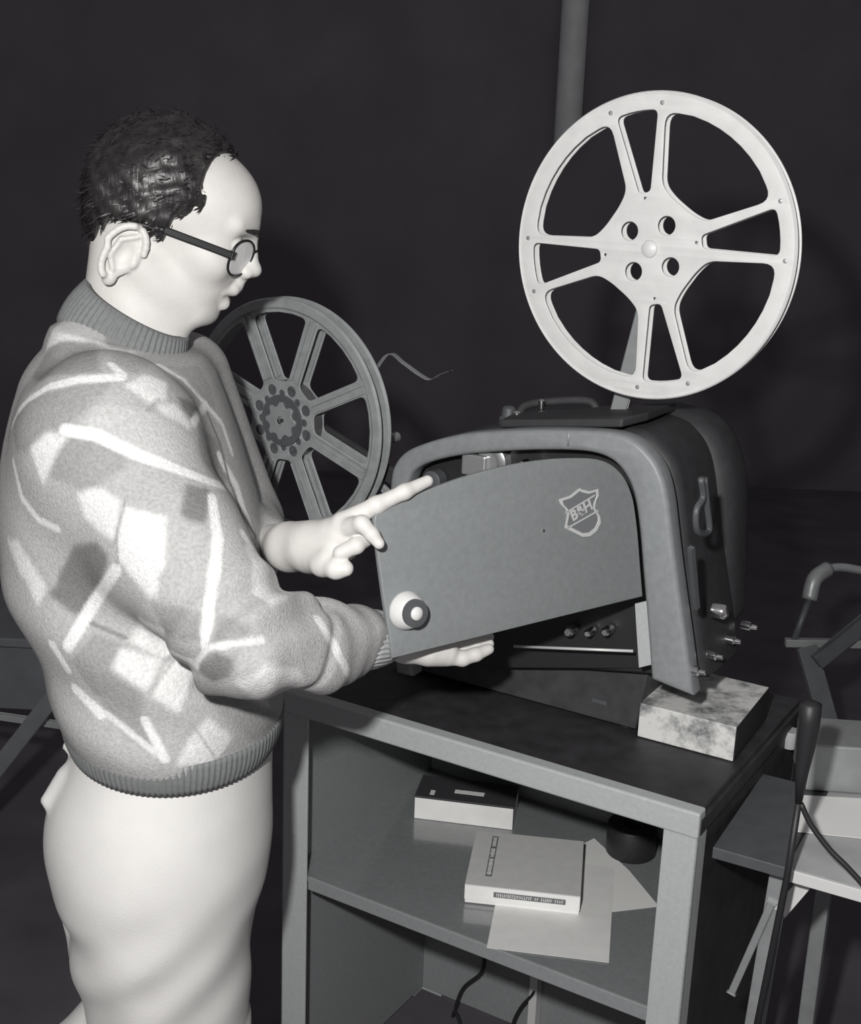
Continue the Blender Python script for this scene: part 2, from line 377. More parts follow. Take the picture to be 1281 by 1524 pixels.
# base, set back under the raised case
VB = .178
def frb(px, py): p = UP(px, py, R0 + VB * ED, ED) - R0; return (float(p @ E1), float(p[2]))
bb = [frb(969, 975), frb(946, 1088), (frb(600, 1060)[0] - .02, .006), (frb(600, 1060)[0] - .02, frb(640, 985)[1])]
bb[1] = (bb[1][0], .006)
o = link('base', plate_mesh([bb[::-1]], .15, .003, frame_at(VB + .075)), M['projbase'], pj)
box_obj('base_badge', CP(bb[1][0] - .06, VB - .0005, .835), AX, (.012, .0008, .003), M['darksteel'], pj, 0)
for u_, v_ in ((-.48, .20), (-.19, .20), (-.48, .31), (-.19, .31)):
    lathe('rubber_foot', CP(u_, v_, .8), Z, [(0, 0), (0, .012), (.008, .012), (.008, 0)], M['black'], pj, 16)
# knobs on the right-hand end
UE = -.058
def RE(px, py, u=UE): return UP(px, py, R0 + u * E1, E1)
for x, y, r in ((1037, 999, .0058), (1063, 976, .0055), (1090, 953, .0055), (1115, 932, .0058)):
    p = RE(x, y); kb = lathe('switch', p - E1 * .012, E1, [(0, 0), (0, r * 1.2), (.014, r * 1.2), (.016, r * .7), (.024, r * .6), (.026, 0)], M['chrome'], pj, 20, smooth=True)
p = RE(1073, 910); lathe('volume_knob', p - E1 * .012, E1, [(0, 0), (0, .011), (.014, .011), (.018, .010), (.022, .006), (.023, 0)], M['chrome'], pj, 24, smooth=True)
# latch and strap on the right end
pts = [RE(x, y, UE + .004) for x, y in ((1043, 712), (1046, 740), (1036, 760), (1038, 790), (1055, 790), (1052, 750), (1048, 712))]
tube('handle_bracket', spl(pts, 5), .0042, M['darksteel'], pj, 10)
pts = [RE(x, y, UE + .002) for x, y in ((1028, 815), (1032, 860), (1036, 905))]
bm = bmesh.new(); tube_bm(bm, pts, .005, 4); link('end_strip', bm_mesh(bm), M['darksteel'], pj)
# fittings on top
p = UP(757, 617, R0 + (VP + .10) * ED, ED)
lathe('top_knob', p - Z * .03, Z, [(0, 0), (0, .014), (.026, .014), (.028, .011), (.040, .010), (.043, .006), (.043, 0)], M['darksteel'], pj, 28, smooth=True)
lathe('top_screw', UP(769, 616, R0 + (VP + .08) * ED, ED) - Z * .02, Z, [(0, 0), (0, .006), (.022, .006), (.025, .003), (.025, 0)], M['chrome'], pj, 16, smooth=True)
lathe('top_screw', UP(806, 598, R0 + (VP + .14) * ED, ED) - Z * .03, Z, [(0, 0), (0, .005), (.032, .005), (.034, .003), (.034, 0)], M['chrome'], pj, 16, smooth=True)
tube('carry_handle', spl([PI_(770, 625, VP + .16), PI_(782, 604, VP + .16), PI_(830, 597, VP + .16), PI_(878, 598, VP + .16), PI_(890, 618, VP + .16)]), .006, M['projbase'], pj)
tube('trim_line', [PI_(847, 641, VP - .0005), PI_(845, 664, VP - .0005)], .0013, M['steel'], pj, 6)
# door
Hb = UP(957, 888, R0 + .085 * ED, ED); Ht = UP(948, 745, R0 + .085 * ED, ED); Dl = UD(585, 980, 1.55)
dx = Dl - Hb; dx /= np.linalg.norm(dx); nD = np.cross(Ht - Hb, dx); nD /= np.linalg.norm(nD); dy = np.cross(dx, nD)
if nD @ (CAM - Hb) < 0: nD = -nD
dx = -dx; dy = np.cross(nD, dx)        # dx to the right, dy up, nD toward the viewer
def dr2(px, py): p = UP(px, py, Hb, nD) - Hb; return (float(p @ dx), float(p @ dy))
def DW(px, py, off=0.): return UP(px, py, Hb, nD) + nD * off
door_px = [(957, 888), (953, 840), (950, 800), (946, 765), (941, 738), (930, 712), (912, 693), (890, 684), (858, 682), (815, 684), (760, 692), (700, 707), (640, 728), (600, 745)]
dc = [dr2(*p[:2]) for p in spl(door_px, 4)] + [dr2(*p) for p in ((566, 760), (559, 765), (557, 775), (563, 830), (571, 890), (579, 940), (585, 980))]
door = link('door', plate_mesh([dc[::-1]], .008, .0022, (Hb - nD * .004, dx, dy)), M['door'], pj); sm(door, 40)
# round latch knob on the door
kc = DW(603, 908)
lathe('latch_knob', kc, nD, [(0, .0225), (.002, .0235), (.005, .0230), (.010, .0212), (.016, .0185), (.020, .0150), (.0215, .013), (.0215, 0)], M['reelwhite'], door, 40, smooth=True)
lathe('latch_ring', kc + nD * .0216, nD, [(-.004, .0085), (-.004, .0165), (.002, .0165), (.0028, .0085), (-.004, .0085)], M['darksteel'], door, 32, smooth=True)
lathe('latch_button', kc + nD * .0216, nD, [(0, 0), (0, .0085), (.004, .008), (.0065, .005), (.007, 0)], M['reelwhite'], door, 20, smooth=True)
# shield emblem (outline, two chevron bars, letters)
sh_px = [(831, 743), (846, 738), (861, 726), (864, 728), (876, 731), (889, 727), (890, 737), (886, 745), (884, 756), (892, 769), (893, 778), (887, 790), (877, 798), (866, 799), (852, 792), (839, 785), (843, 765), (840, 757), (833, 750)]
sh = [dr2(*p) for p in sh_px]
cxy = (sum(p[0] for p in sh) / len(sh), sum(p[1] for p in sh) / len(sh)); sh_in = [(cxy[0] + (p[0] - cxy[0]) * .86, cxy[1] + (p[1] - cxy[1]) * .86) for p in sh]
em = link('emblem', plate_mesh([sh], .0006, 0, (Hb + nD * .0004, dx, dy)), M['inkgrey'], door)
link('emblem_border', plate_mesh([sh, sh_in], .0014, 0, (Hb + nD * .0008, dx, dy)), M['trim'], em)
bm = bmesh.new()
for (p, q) in (((841, 763), (884, 737)), ((843, 786), (889, 760))):
    A = np.array(dr2(*p)); B = np.array(dr2(*q)); c = (A + B) / 2; d = B - A; L_ = np.linalg.norm(d); d /= L_
    e = dx * d[0] + dy * d[1]; f_ = np.cross(nD, e)
    obox(bm, Hb + dx * c[0] + dy * c[1] + nD * .0009, (e, f_, nD), (L_ / 2, .0009, .0006), 0)
link('emblem_bar', bm_mesh(bm), M['trim'], em)
A = np.array(dr2(846, 779)); B = np.array(dr2(886, 753)); d = (B - A) / np.linalg.norm(B - A); e = dx * d[0] + dy * d[1]; f_ = np.cross(nD, e)
cu = bpy.data.curves.new('txt', 'FONT'); cu.body = 'B&H'; cu.size = .0195; cu.align_x = 'CENTER'; cu.extrude = .0004; cu.offset = .0005
tob = bpy.data.objects.new('tmp', cu); COL.objects.link(tob); dg = bpy.context.evaluated_depsgraph_get(); dg.update()
tm = bpy.data.meshes.new_from_object(tob.evaluated_get(dg)); bpy.data.objects.remove(tob)
org = DW(867, 772, .0012); org = Hb + dx * ((A + B) / 2)[0] + dy * ((A + B) / 2)[1] + nD * .0012
tm.transform(Matrix(((e[0], f_[0], nD[0], org[0]), (e[1], f_[1], nD[1], org[1]), (e[2], f_[2], nD[2], org[2]), (0, 0, 0, 1))))
link('emblem_lettering', tm, M['trim'], em)
lathe('door_rivet', DW(808, 790), nD, [(0, 0), (0, .0024), (.001, .0022), (.0016, 0)], M['chrome'], door, 12, smooth=True)

# ------------------------------------------------------------------ reels
def polar(r, deg): a = math.radians(deg); return (r * math.cos(a), r * math.sin(a))
def reel_frame(C0, yaw, tilt=0.):
    ex = np.array([math.cos(yaw), -math.sin(yaw), 0]); n = -np.array([math.sin(yaw), math.cos(yaw), 0])
    ey = Z.copy(); c, s = math.cos(tilt), math.sin(tilt); return np.array(C0), ex * c + ey * s, -ex * s + ey * c, n
def flange_pairs(R, rot):
    cs = [circ(0, 0, R, 128)]
    for k in range(4):
        a = rot + 90 * k
        sm_ = [polar(.89 * R, a + t) for t in (-9.7, -3.5, 0, 3.5, 9.7)] + [polar(.37 * R, a + 6.5), polar(.37 * R, a - 6.5)]
        cs.append(fillet(sm_, [.055 * R, 0, 0, 0, .055 * R, .03 * R, .03 * R])[::-1])
        a2 = a + 45
        big = [polar(.88 * R, a2 + t) for t in (-32, -19, -12, -6, 0, 6, 12, 19, 32)]
        big += [polar(.42 * R, a2 + 27.5), polar(.36 * R, a2 + 13), polar(.36 * R, a2 - 13), polar(.42 * R, a2 - 27.5)]
        cs.append(fillet(big, [.11 * R] + [0] * 7 + [.11 * R, .07 * R, .05 * R, .05 * R, .07 * R])[::-1])
        cs.append(circ(*polar(.19 * R, a2), .062 * R)[::-1])
        for t in (-11.5, 11.5): cs.append(circ(*polar(.93 * R, a + t), .011 * R, 12)[::-1])
        cs.append(circ(*polar(.33 * R, a), .010 * R, 10)[::-1])
    cs.append(circ(0, 0, .018 * R, 12)[::-1])
    return cs
C1, fx, fy, fn = reel_frame(UD(971, 370, 1.76), math.radians(33.5)); RR = .2005
reel = thing('film_reel', 'large white metal film reel raised above the projector', 'film reel', C1)
o = link('front_flange', plate_mesh(flange_pairs(RR, 101), .0032, .0012, (C1 + fn * .008, fx, fy)), M['reelwhite'], reel); sm(o, 35)
o = link('rear_flange', plate_mesh(flange_pairs(RR, 101), .0032, .0012, (C1 - fn * .008, fx, fy)), M['reelwhite'], reel); sm(o, 35)
o = lathe('hub', C1 - fn * .0066, fn, [(0, .057), (0, .062), (.0132, .062), (.0132, .057), (0, .057)], M['reelwhite'], reel, 48, smooth=True)
rimo = lathe('rim_bead', C1 + fn * .0085, fn, [(-.002, RR - .003), (.0022, RR - .003), (.003, RR - .0005), (.001, RR + .0012), (-.002, RR + .0005), (-.002, RR - .003)], M['reelwhite'], reel, 128, smooth=True)
cap = lathe('spindle_cap', C1 + fn * .0097, fn, [(0, 0), (0, .012), (.003, .011), (.006, .006), (.0065, 0)], M['reelwhite'], reel, 28, smooth=True)
for k in range(8):
    a = 101 + 90 * (k // 2) + (11.5 if k % 2 else -11.5); q = polar(.93 * RR, a)
    lathe('rivet', C1 + fx * q[0] + fy * q[1] + fn * .0094, fn, [(0, 0), (0, .0034), (.0012, .003), (.0016, 0)], M['silver'], reel, 12)
# short film remains on the hub of the big reel: reel arm (part of the projector)
ra = C1 - fn * .022; rb = UP(915, 618, R0 + (VP + .13) * ED, ED)
bm = bmesh.new()
mid = (ra + rb) / 2 - fn * .012
def bar(bm, a, b, w, t, nrm):
    d = b - a; L_ = np.linalg.norm(d); d = d / L_; s = np.cross(nrm, d); s /= np.linalg.norm(s); n2 = np.cross(d, s)
    obox(bm, (a + b) / 2, (d, s, n2), (L_ / 2, w / 2, t / 2), .0015)
bar(bm, ra - fn * .006, rb - Z * .02, .020, .007, fn); cyl_along(bm, ra - fn * .012, fn, .014, .02, 24)
link('reel_arm', bm_mesh(bm), M['steel'], pj)
cl = lathe('spindle', C1 - fn * .03, fn, [(0, 0), (0, .0035), (.045, .0035), (.046, 0)], M['chrome'], pj, 16)
# second reel
C2, gx, gy, gn = reel_frame(UD(428, 624, 2.07), math.radians(33), math.radians(4)); R2 = .191
reel2 = thing('film_reel', 'grey metal film reel with eight ribbed spokes, left of the projector door', 'film reel', C2)
def flange_spokes(R, rot, slots=True):
    cs = [circ(0, 0, R, 128)]
    for k in range(8):
        a = rot + 45 * k; a2 = a + 22.5
        big = [polar(.885 * R, a2 + t) for t in (-18.4, -9, 0, 9, 18.4)] + [polar(.335 * R, a2 + 12), polar(.335 * R, a2 - 12)]
        cs.append(fillet(big, [.06 * R] + [0] * 3 + [.06 * R, .04 * R, .04 * R])[::-1])
        cs.append(circ(*polar(.265 * R, a), .045 * R, 14)[::-1])
        cs.append(circ(*polar(.225 * R, a2), .030 * R, 12)[::-1])
    return cs
def spoke_ribs(Cc, off, rot):
    bm = bmesh.new()
    for k in range(8):
        a = math.radians(rot + 45 * k); d = gx * math.cos(a) + gy * math.sin(a); s = np.cross(gn, d)
        for sg in (-1, 1):
            obox(bm, Cc + d * R2 * .63 + s * sg * .0058 + gn * (off + .0022), (d, s, gn), (R2 * .27, .0030, .0020), .001)
    return bm_mesh(bm)
ROT2 = 21
def ring_mesh(Cc, off): 
    bm = bmesh.new(); cyl_along(bm, Cc + gn * off, gn, 0, 0, 128, [(0, R2 * .905), (.0035, R2 * .925), (.0035, R2 * .985), (0, R2 * 1.0), (-.002, R2 * .99), (0, R2 * .905)]); return bm_mesh(bm)
for nm, of in (('front_flange', .012), ('rear_flange', -.012)):
    fl = link(nm, plate_mesh(flange_spokes(R2, ROT2), .0025, .0008, (C2 + gn * of, gx, gy)), M['reelgrey'], reel2); sm(fl, 35)
    link('spoke_rib', spoke_ribs(C2, of + .0008, ROT2), M['reelgrey'], fl)
    sm(link('rim', ring_mesh(C2, of + .001), M['reelgrey'], fl))
lathe('hub', C2 - gn * .011, gn, [(0, .014), (0, .052), (.022, .052), (.022, .014), (0, .014)], M['darksteel'], reel2, 48, smooth=True)
star = []
for k in range(32):
    a = 360 / 32 * k; r = .030 if k % 4 in (0, 3) else .0235; star.append(polar(r, a))
o = link('hub_star', plate_mesh([star, circ(0, 0, .007, 16)[::-1]], .004, .0008, (C2 + gn * .0165, gx, gy)), M['steel'], reel2)
lathe('hub_ring', C2 + gn * .0140, gn, [(0, .0225), (.0016, .0225), (.0016, .040), (0, .041), (0, .0225)], M['darksteel'], reel2, 48)
ww = lathe('film_winding', C2 - gn * .0095, gn, [(0, .0525), (0, .062), (.019, .062), (.019, .0525), (0, .0525)], M['film'], reel2, 64, smooth=True)
lathe('spindle', C2 - gn * .03, gn, [(0, 0), (0, .0035), (.052, .0035), (.053, 0)], M['chrome'], pj, 16)
bm = bmesh.new(); ra = C2 - gn * .022; rb = CP(-.53, .16, 1.10)
bar(bm, ra - gn * .005, rb, .022, .007, gn); cyl_along(bm, ra - gn * .012, gn, .015, .02, 24)
link('reel_arm', bm_mesh(bm), M['projdark'], pj)
bm = bmesh.new(); bar(bm, C2 - gn * .03 + gx * .02, CP(-.54, .17, 1.05) , .008, .006, gn); link('arm_brace', bm_mesh(bm), M['steel'], pj)
lathe('tension_roller', UD(590, 650, 2.07), gn, [(0, 0), (0, .008), (.02, .008), (.02, 0)], M['steel'], pj, 16)
# curling film end
pts = [UD(x, y, d) for x, y, d in ((560, 560, 2.09), (566, 535, 2.085), (578, 527, 2.08), (600, 540, 2.07), (625, 558, 2.07), (641, 565, 2.07), (655, 558, 2.075), (671, 552, 2.08))]
ca_, sa_ = math.cos(math.radians(24)), math.sin(math.radians(24)); pts = spl([C2 + (gx * ca_ + gy * sa_) * R2 * .93] + pts[2:], 5); bm = bmesh.new(); prev = None
for p in pts:
    a = bm.verts.new(V3(p + gn * .006)); b = bm.verts.new(V3(p - gn * .006)); a2 = bm.verts.new(V3(p + gn * .006 + Z * .0006)); b2 = bm.verts.new(V3(p - gn * .006 + Z * .0006))
    if prev:
        bm.faces.new((prev[0], prev[1], b, a)); bm.faces.new((prev[2], a2, b2, prev[3])); bm.faces.new((prev[0], a, a2, prev[2])); bm.faces.new((prev[1], prev[3], b2, b))
    prev = (a, b, a2, b2)
o = link('film_end', bm_mesh(bm), M['steel'], reel2)

# ------------------------------------------------------------------ carton on the cart top, right
z0 = .8
a = UZ(948, 1096, z0); b = UZ(1090, 1134, z0); c = UZ(1092, 1083, .84); 
zt = None
# height that makes the front top right corner land on the photographed one
ztop = UP(1092, 1083, b, np.array([0, 1, 0.]))[2]; hbx = max(.03, min(.06, ztop - z0))
ex = (b - a); Lb = np.linalg.norm(ex); ex /= Lb; ey = np.cross(Z, ex); bk = UZ(1144, 1023, z0 + hbx); dep = float((bk - b) @ ey)
ts = UZ(1144, 1023, z0 + hbx) - np.array([b[0], b[1], z0 + hbx])
bl_ = np.array([a[0], a[1], 0]) + np.array([ts[0], ts[1], 0]); br_ = np.array([b[0], b[1], 0]) + np.array([ts[0], ts[1], 0])
o = quadbox('reel_carton', a, b, bl_, br_, z0 + .0005, hbx, M['filmbox'])
tag(o, 'light carton with blotchy dark print at the right end of the cart top', 'box')
sd_ = np.array([ts[0], ts[1], 0]); sl_ = np.linalg.norm(sd_); sd_ /= sl_; sn_ = np.cross(sd_, Z)
box_obj('end_shade', np.array([b[0], b[1], z0 + .0005 + hbx / 2]) + sd_ * sl_ / 2 + sn_ * .0006, (sd_, Z, sn_), (sl_ / 2 - .0008, hbx / 2 - .0008, .0006), M['black'], o, 0)  # thin black sheet: shade on the end facing away from the flash, as colour

# ------------------------------------------------------------------ background, right
ZT = .742
ta = UZ(1047, 1256, ZT); tb = UZ(1281, 1322, ZT); te = tb - ta; te /= np.linalg.norm(te); tv = np.cross(Z, te)
print('table uv', (ta - R0) @ E1, (ta - R0) @ ED)
tbl = thing('side_table', 'pale table with papers standing against the right side of the cart', 'table', np.array([ta[0], ta[1], 0]))
LT = .95; DT = .44; U0 = .012
def tp(u, v, z=0): return ta + te * u + tv * v + Z * z
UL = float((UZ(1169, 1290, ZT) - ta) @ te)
box_obj('tabletop_shade', tp((U0 + UL) / 2, .125, -.009), (te, tv, Z), ((UL - U0) / 2 - .0005, .125, .008), M['darksteel'], tbl, .001)  # left end of the tabletop, coloured dark to stand in for the cart's shadow
LT = LT - UL; U0 = UL
box_obj('tabletop', tp(U0 + LT / 2, DT / 2, -.009), (te, tv, Z), (LT / 2, DT / 2, .008), M['table'], tbl, .002)
box_obj('table_edge', tp(U0 + LT / 2, -.002, -.009), (te, tv, Z), (LT / 2, .002, .0085), M['tableedge'], tbl, .001)
lt = UP(1156, 1322, tp(0, .05), tv); lb = UP(1122, 1524, tp(0, .05), tv)
def to_floor(p, q): t = (p[2] - .002) / (p[2] - q[2]); return p + (q - p) * t
lt2 = lt + (lt - lb) * ((ZT - .018 - lt[2]) / (lt[2] - lb[2]))
bm = bmesh.new(); bar(bm, lt2, to_floor(lt, lb), .024, .012, tv); link('leg', bm_mesh(bm), M['steel'], tbl)
q1_ = UP(1148, 1344, tp(0, .04), tv); q2_ = UP(1088, 1478, tp(0, .04), tv)
bm = bmesh.new(); bar(bm, q1_, q2_, .010, .005, tv); link('leg_brace', bm_mesh(bm), M['steel'], tbl)
q1_ = UP(1160, 1358, tp(0, .045), tv); q2_ = UP(1208, 1302, tp(0, .045), tv)
bm = bmesh.new(); bar(bm, q1_, q2_, .018, .005, tv); link('leg_brace', bm_mesh(bm), M['tableedge'], tbl)
for u, v in ((.10, .38), (.85, .05), (.85, .38)):
    bm = bmesh.new(); obox(bm, tp(u, v, -(ZT + .018) / 2), (te, tv, Z), (.012, .012, (ZT - .018) / 2), .002); link('leg', bm_mesh(bm), M['steel'], tbl)
def tsheet(name, pts, z, m, label, th=.0008):
    bm = bmesh.new(); vs = [bm.verts.new(V3(UZ(x, y, z))) for x, y in pts]; f = bm.faces.new(vs); r = bmesh.ops.extrude_face_region(bm, geom=[f])
    for v in r['geom']:
        if isinstance(v, bmesh.types.BMVert): v.co.z += th
    return tag(link(name, bm_mesh(bm), m), label, 'paper')
tsheet('paper_sheet', [(1184, 1238), (1300, 1250), (1300, 1190), (1196, 1184)], ZT + .0006, M['paperwhite'], 'white paper lying on the pale table at the right edge')
g = [UZ(1198, 1178, ZT), UZ(1310, 1186, ZT)]
ge = g[1] - g[0]; gl = np.linalg.norm(ge); ge /= gl; gv = np.cross(Z, ge)
o = box_obj('storage_box', g[0] + ge * gl / 2 + gv * .052 + Z * (.0008 + .036), (ge, gv, Z), (gl / 2, .05, .036), M['steel'], None, .003)
tag(o, 'grey box standing on the pale table beyond the papers', 'box')
cpz = UZ(1174, 1112, ZT)
o = lathe('paper_cup', np.array([cpz[0], cpz[1], ZT + .0006]), Z, [(0, 0), (0, .011), (.026, .014), (.028, .013), (.028, 0)], M['table'], None, 24, smooth=True)
tag(o, 'small pale cup on the table behind the black stand', 'cup')
# slim black stand with a tapering head, in front of the table
vs_ = tp(0, -.035)
st = [UP(x, y, vs_, tv) for x, y in ((1206, 1048), (1204, 1075), (1199, 1110), (1193, 1150), (1188, 1195), (1172, 1300), (1160, 1360))]
base_p = to_floor(st[-2], st[-1])
sd = thing('microphone_stand', 'slender black stand with thick tapering head in front of the pale table', 'stand', base_p * np.array([1, 1, 0]))
tube('head', [st[0] + Z * .004] + st[:5], [.006, .0135, .0130, .0115, .008, .0042], M['black'], sd, 20)
tube('pole', [st[4], st[5], base_p + Z * .012], [.0042, .0045, .0055], M['black'], sd, 12)
lathe('foot', base_p * np.array([1, 1, 0]), Z, [(0, 0), (0, .05), (.008, .048), (.016, .03), (.02, .012), (.02, 0)], M['black'], sd, 40, smooth=True)
pts = [st[4] + te * .003] + [UP(x, y, vs_ + tv * o_, tv) for x, y, o_ in ((1207, 1228, .0), (1234, 1264, .0), (1262, 1292, .0), (1292, 1330, .0), (1320, 1400, .0))]
e = pts[-1]; pts += [np.array([e[0] + .02, e[1], .10]), np.array([e[0] + .06, e[1] - .02, .006])]
tag(tube('power_lead', spl(pts, 6), .0035, M['black']), 'thin dark lead drooping from the black stand towards lower right', 'cable')

# far chair at the right edge
def far_chair(name, label, dpt, pts_list, legs):
    pass
dC = 3.0
ch = thing('folding_chair', 'metal-framed chair in the gloom beyond the low table, right', 'chair', np.array([*UD(1240, 1000, dC)[:2], 0]))
tube('backrest_frame', spl([UD(1204, 892, dC), UD(1212, 862, dC), UD(1232, 846, dC + .02)], 6), [.018] * 13, M['steel'], ch)
tube('back_rail', spl([UD(1232, 846, dC + .02), UD(1260, 845, dC + .03), UD(1330, 860, dC + .05)], 6), .010, M['steel'], ch)
sa = UD(1168, 956, dC); sb = UD(1400, 960, dC)
bm = bmesh.new(); bar(bm, sa, sb, .018, .018, Z); link('seat_rail', bm_mesh(bm), M['steel'], ch)
p = UD(1200, 962, dC); q = UD(1228, 1062, dC)
bm = bmesh.new(); bar(bm, p, to_floor(p, q), .040, .02, Y); link('leg', bm_mesh(bm), M['darksteel'], ch)
p = UD(1300, 915, dC - .05); q = UD(1215, 985, dC - .05)
bm = bmesh.new(); bar(bm, p, q, .030, .02, Y); link('brace', bm_mesh(bm), M['darksteel'], ch)
p = UD(1380, 962, dC + .1); q = UD(1376, 1100, dC + .1)
bm = bmesh.new(); bar(bm, p, to_floor(p, q), .03, .02, Y); link('leg', bm_mesh(bm), M['darksteel'], ch)
o = tube('backrest_post', [UD(1204, 892, dC), UD(1180, 956, dC)], .008, M['darksteel'], ch)
o = tube('backrest_post', [UD(1330, 860, dC + .05), UD(1372, 958, dC + .05)], .008, M['darksteel'], ch)

# ------------------------------------------------------------------ background, left
dL = 2.75
def LD(x, y, d=0): return UD(x, y, dL + d)
bt = thing('low_bench', 'dark low table behind the man at the left edge', 'table', np.array([*LD(-40, 1040)[:2], 0]))
p = LD(-160, 933); q = LD(84, 976); zt = (p[2] + q[2]) / 2
te2 = np.array([q[0] - p[0], q[1] - p[1], 0]); l2 = np.linalg.norm(te2); te2 /= l2; tv2 = np.cross(Z, te2)
box_obj('tabletop', np.array([*((p + q) / 2)[:2], zt]) + tv2 * .16, (te2, tv2, Z), (l2 / 2 + .05, .16, .010), M['darkbox'], bt, .003)
c = np.array([*((p + q) / 2)[:2], zt]); 
box_obj('apron', c + tv2 * .02 - Z * .085, (te2, tv2, Z), (l2 / 2 + .04, .008, .07), M['darkbox'], bt, .002)
ra_ = LD(-150, 1044, -.02); rb_ = LD(118, 1083, -.02)
bm = bmesh.new(); bar(bm, ra_, rb_, .010, .012, Y); link('front_rail', bm_mesh(bm), M['steel'], bt)
for u in (-l2 / 2, l2 / 2 + .03):
    for v in (.02, .30):
        pc_ = c + te2 * u + tv2 * v; h_ = zt - .01
        box_obj('leg', np.array([pc_[0], pc_[1], h_ / 2]), (te2, tv2, Z), (.012, .012, h_ / 2), M['darksteel'], bt, .001)
p = LD(108, 1000, -.08); q = LD(8, 1128, -.08)
bm = bmesh.new(); bar(bm, p, to_floor(p, q), .030, .014, Y); link('brace', bm_mesh(bm), M['darksteel'], bt)

# ------------------------------------------------------------------ signed-distance modelling for the figure
class Field:
    def __init__(s, lo, hi, h):
        s.lo = np.array(lo, np.float32); s.h = h; s.n = np.ceil((np.array(hi) - s.lo) / h).astype(int) + 1
        s.d = np.full(s.n, .2, np.float32)
    def sub(s, lo, hi, pad):
        i0 = np.clip(((np.array(lo) - pad - s.lo) / s.h).astype(int), 0, s.n); i1 = np.clip(((np.array(hi) + pad - s.lo) / s.h).astype(int) + 2, 0, s.n)
        sl = tuple(slice(a, b) for a, b in zip(i0, i1))
        g = [s.lo[k] + s.h * np.arange(i0[k], i1[k], dtype=np.float32) for k in range(3)]
        return sl, np.meshgrid(*g, indexing='ij', sparse=True)
    def apply(s, sl, d, k, mode='u'):
        a = s.d[sl]
        if mode == 'u':
            if k > 0: hh = np.clip(.5 + .5 * (d - a) / k, 0, 1); r = d * (1 - hh) + a * hh - k * hh * (1 - hh)
            else: r = np.minimum(a, d)
            # note: hh=1 -> keep a
        elif mode == 's':
            if k > 0: dd = -d; hh = np.clip(.5 - .5 * (a - dd) / k, 0, 1); r = a * (1 - hh) + dd * hh + k * hh * (1 - hh)
            else: r = np.maximum(a, -d)
        elif mode == 'i':
            r = np.maximum(a, d)
        s.d[sl] = r
    def cap(s, a, b, ra, rb, k=.01, mode='u'):
        a = np.array(a, np.float32); b = np.array(b, np.float32); m = max(ra, rb) + max(k, .01) + 2 * s.h
        sl, (x, y, z) = s.sub(np.minimum(a, b), np.maximum(a, b), m + .02)
        ab = b - a; L = float(ab @ ab) + 1e-12
        t = np.clip(((x - a[0]) * ab[0] + (y - a[1]) * ab[1] + (z - a[2]) * ab[2]) / L, 0, 1)
        d = np.sqrt((x - a[0] - t * ab[0]) ** 2 + (y - a[1] - t * ab[1]) ** 2 + (z - a[2] - t * ab[2]) ** 2) - (ra + (rb - ra) * t)
        s.apply(sl, d, k, mode)
    def chain(s, pts, rad, k=.008, mode='u'):
        for i in range(len(pts) - 1): s.cap(pts[i], pts[i + 1], rad[i], rad[i + 1], k, mode)
    def ell(s, c, r, ax=None, k=.01, mode='u'):
        c = np.array(c, np.float32); ax = np.eye(3) if ax is None else np.array(ax); m = max(r) + max(k, .01) + 2 * s.h
        sl, (x, y, z) = s.sub(c, c, m + .02); X_, Y_, Z_ = x - c[0], y - c[1], z - c[2]
        q = [(X_ * ax[i][0] + Y_ * ax[i][1] + Z_ * ax[i][2]) for i in range(3)]
        k0 = np.sqrt(sum((q[i] / r[i]) ** 2 for i in range(3))); k1 = np.sqrt(sum((q[i] / r[i] ** 2) ** 2 for i in range(3))) + 1e-9
        s.apply(sl, k0 * (k0 - 1) / k1, k, mode)
    def loft(s, rows, k=.02, mode='u', power=2.):
        """rows: (z, cx, cy, rx, ry) sorted by z"""
        rows = sorted(rows); A = np.array(rows); zz = A[:, 0]
        lo = [(A[:, 1] - A[:, 3]).min(), (A[:, 2] - A[:, 4]).min(), zz[0]]; hi = [(A[:, 1] + A[:, 3]).max(), (A[:, 2] + A[:, 4]).max(), zz[-1]]
        sl, (x, y, z) = s.sub(lo, hi, .05); zf = z.ravel()
        def cub(v):  # smooth interpolation
            t = np.interp(zf, zz, np.arange(len(zz))); i = np.clip(t.astype(int), 0, len(zz) - 2); f = t - i
            m = np.gradient(v, zz); dz = zz[i + 1] - zz[i]
            h00 = 2 * f ** 3 - 3 * f ** 2 + 1; h10 = f ** 3 - 2 * f ** 2 + f; h01 = -2 * f ** 3 + 3 * f ** 2; h11 = f ** 3 - f ** 2
            return (h00 * v[i] + h10 * dz * m[i] + h01 * v[i + 1] + h11 * dz * m[i + 1]).astype(np.float32).reshape(z.shape)
        cx, cy, rx, ry = [cub(A[:, i]) for i in range(1, 5)]
        q = ((np.abs(x - cx) / rx) ** power + (np.abs(y - cy) / ry) ** power) ** (1 / power)
        d = (q - 1) * np.minimum(rx, ry)
        d = np.maximum(d, np.maximum(zz[0] - z, z - zz[-1]))
        s.apply(sl, d.astype(np.float32), k, mode)
    def warp(s, fn):
        sl, (x, y, z) = s.sub(s.lo, s.lo + s.n * s.h, 0); s.d = (s.d + fn(x, y, z)).astype(np.float32)
    def mesh(s, iso=0.):
        g = openvdb.FloatGrid(.2); g.copyFromArray(np.clip(s.d, -.2, .2).astype(np.float32)); pts, tri, quads = g.convertToPolygons(isovalue=iso, adaptivity=0.) if False else (None, None, None)
        pts, quads = g.convertToQuads(iso)
        return pts * s.h + s.lo, quads
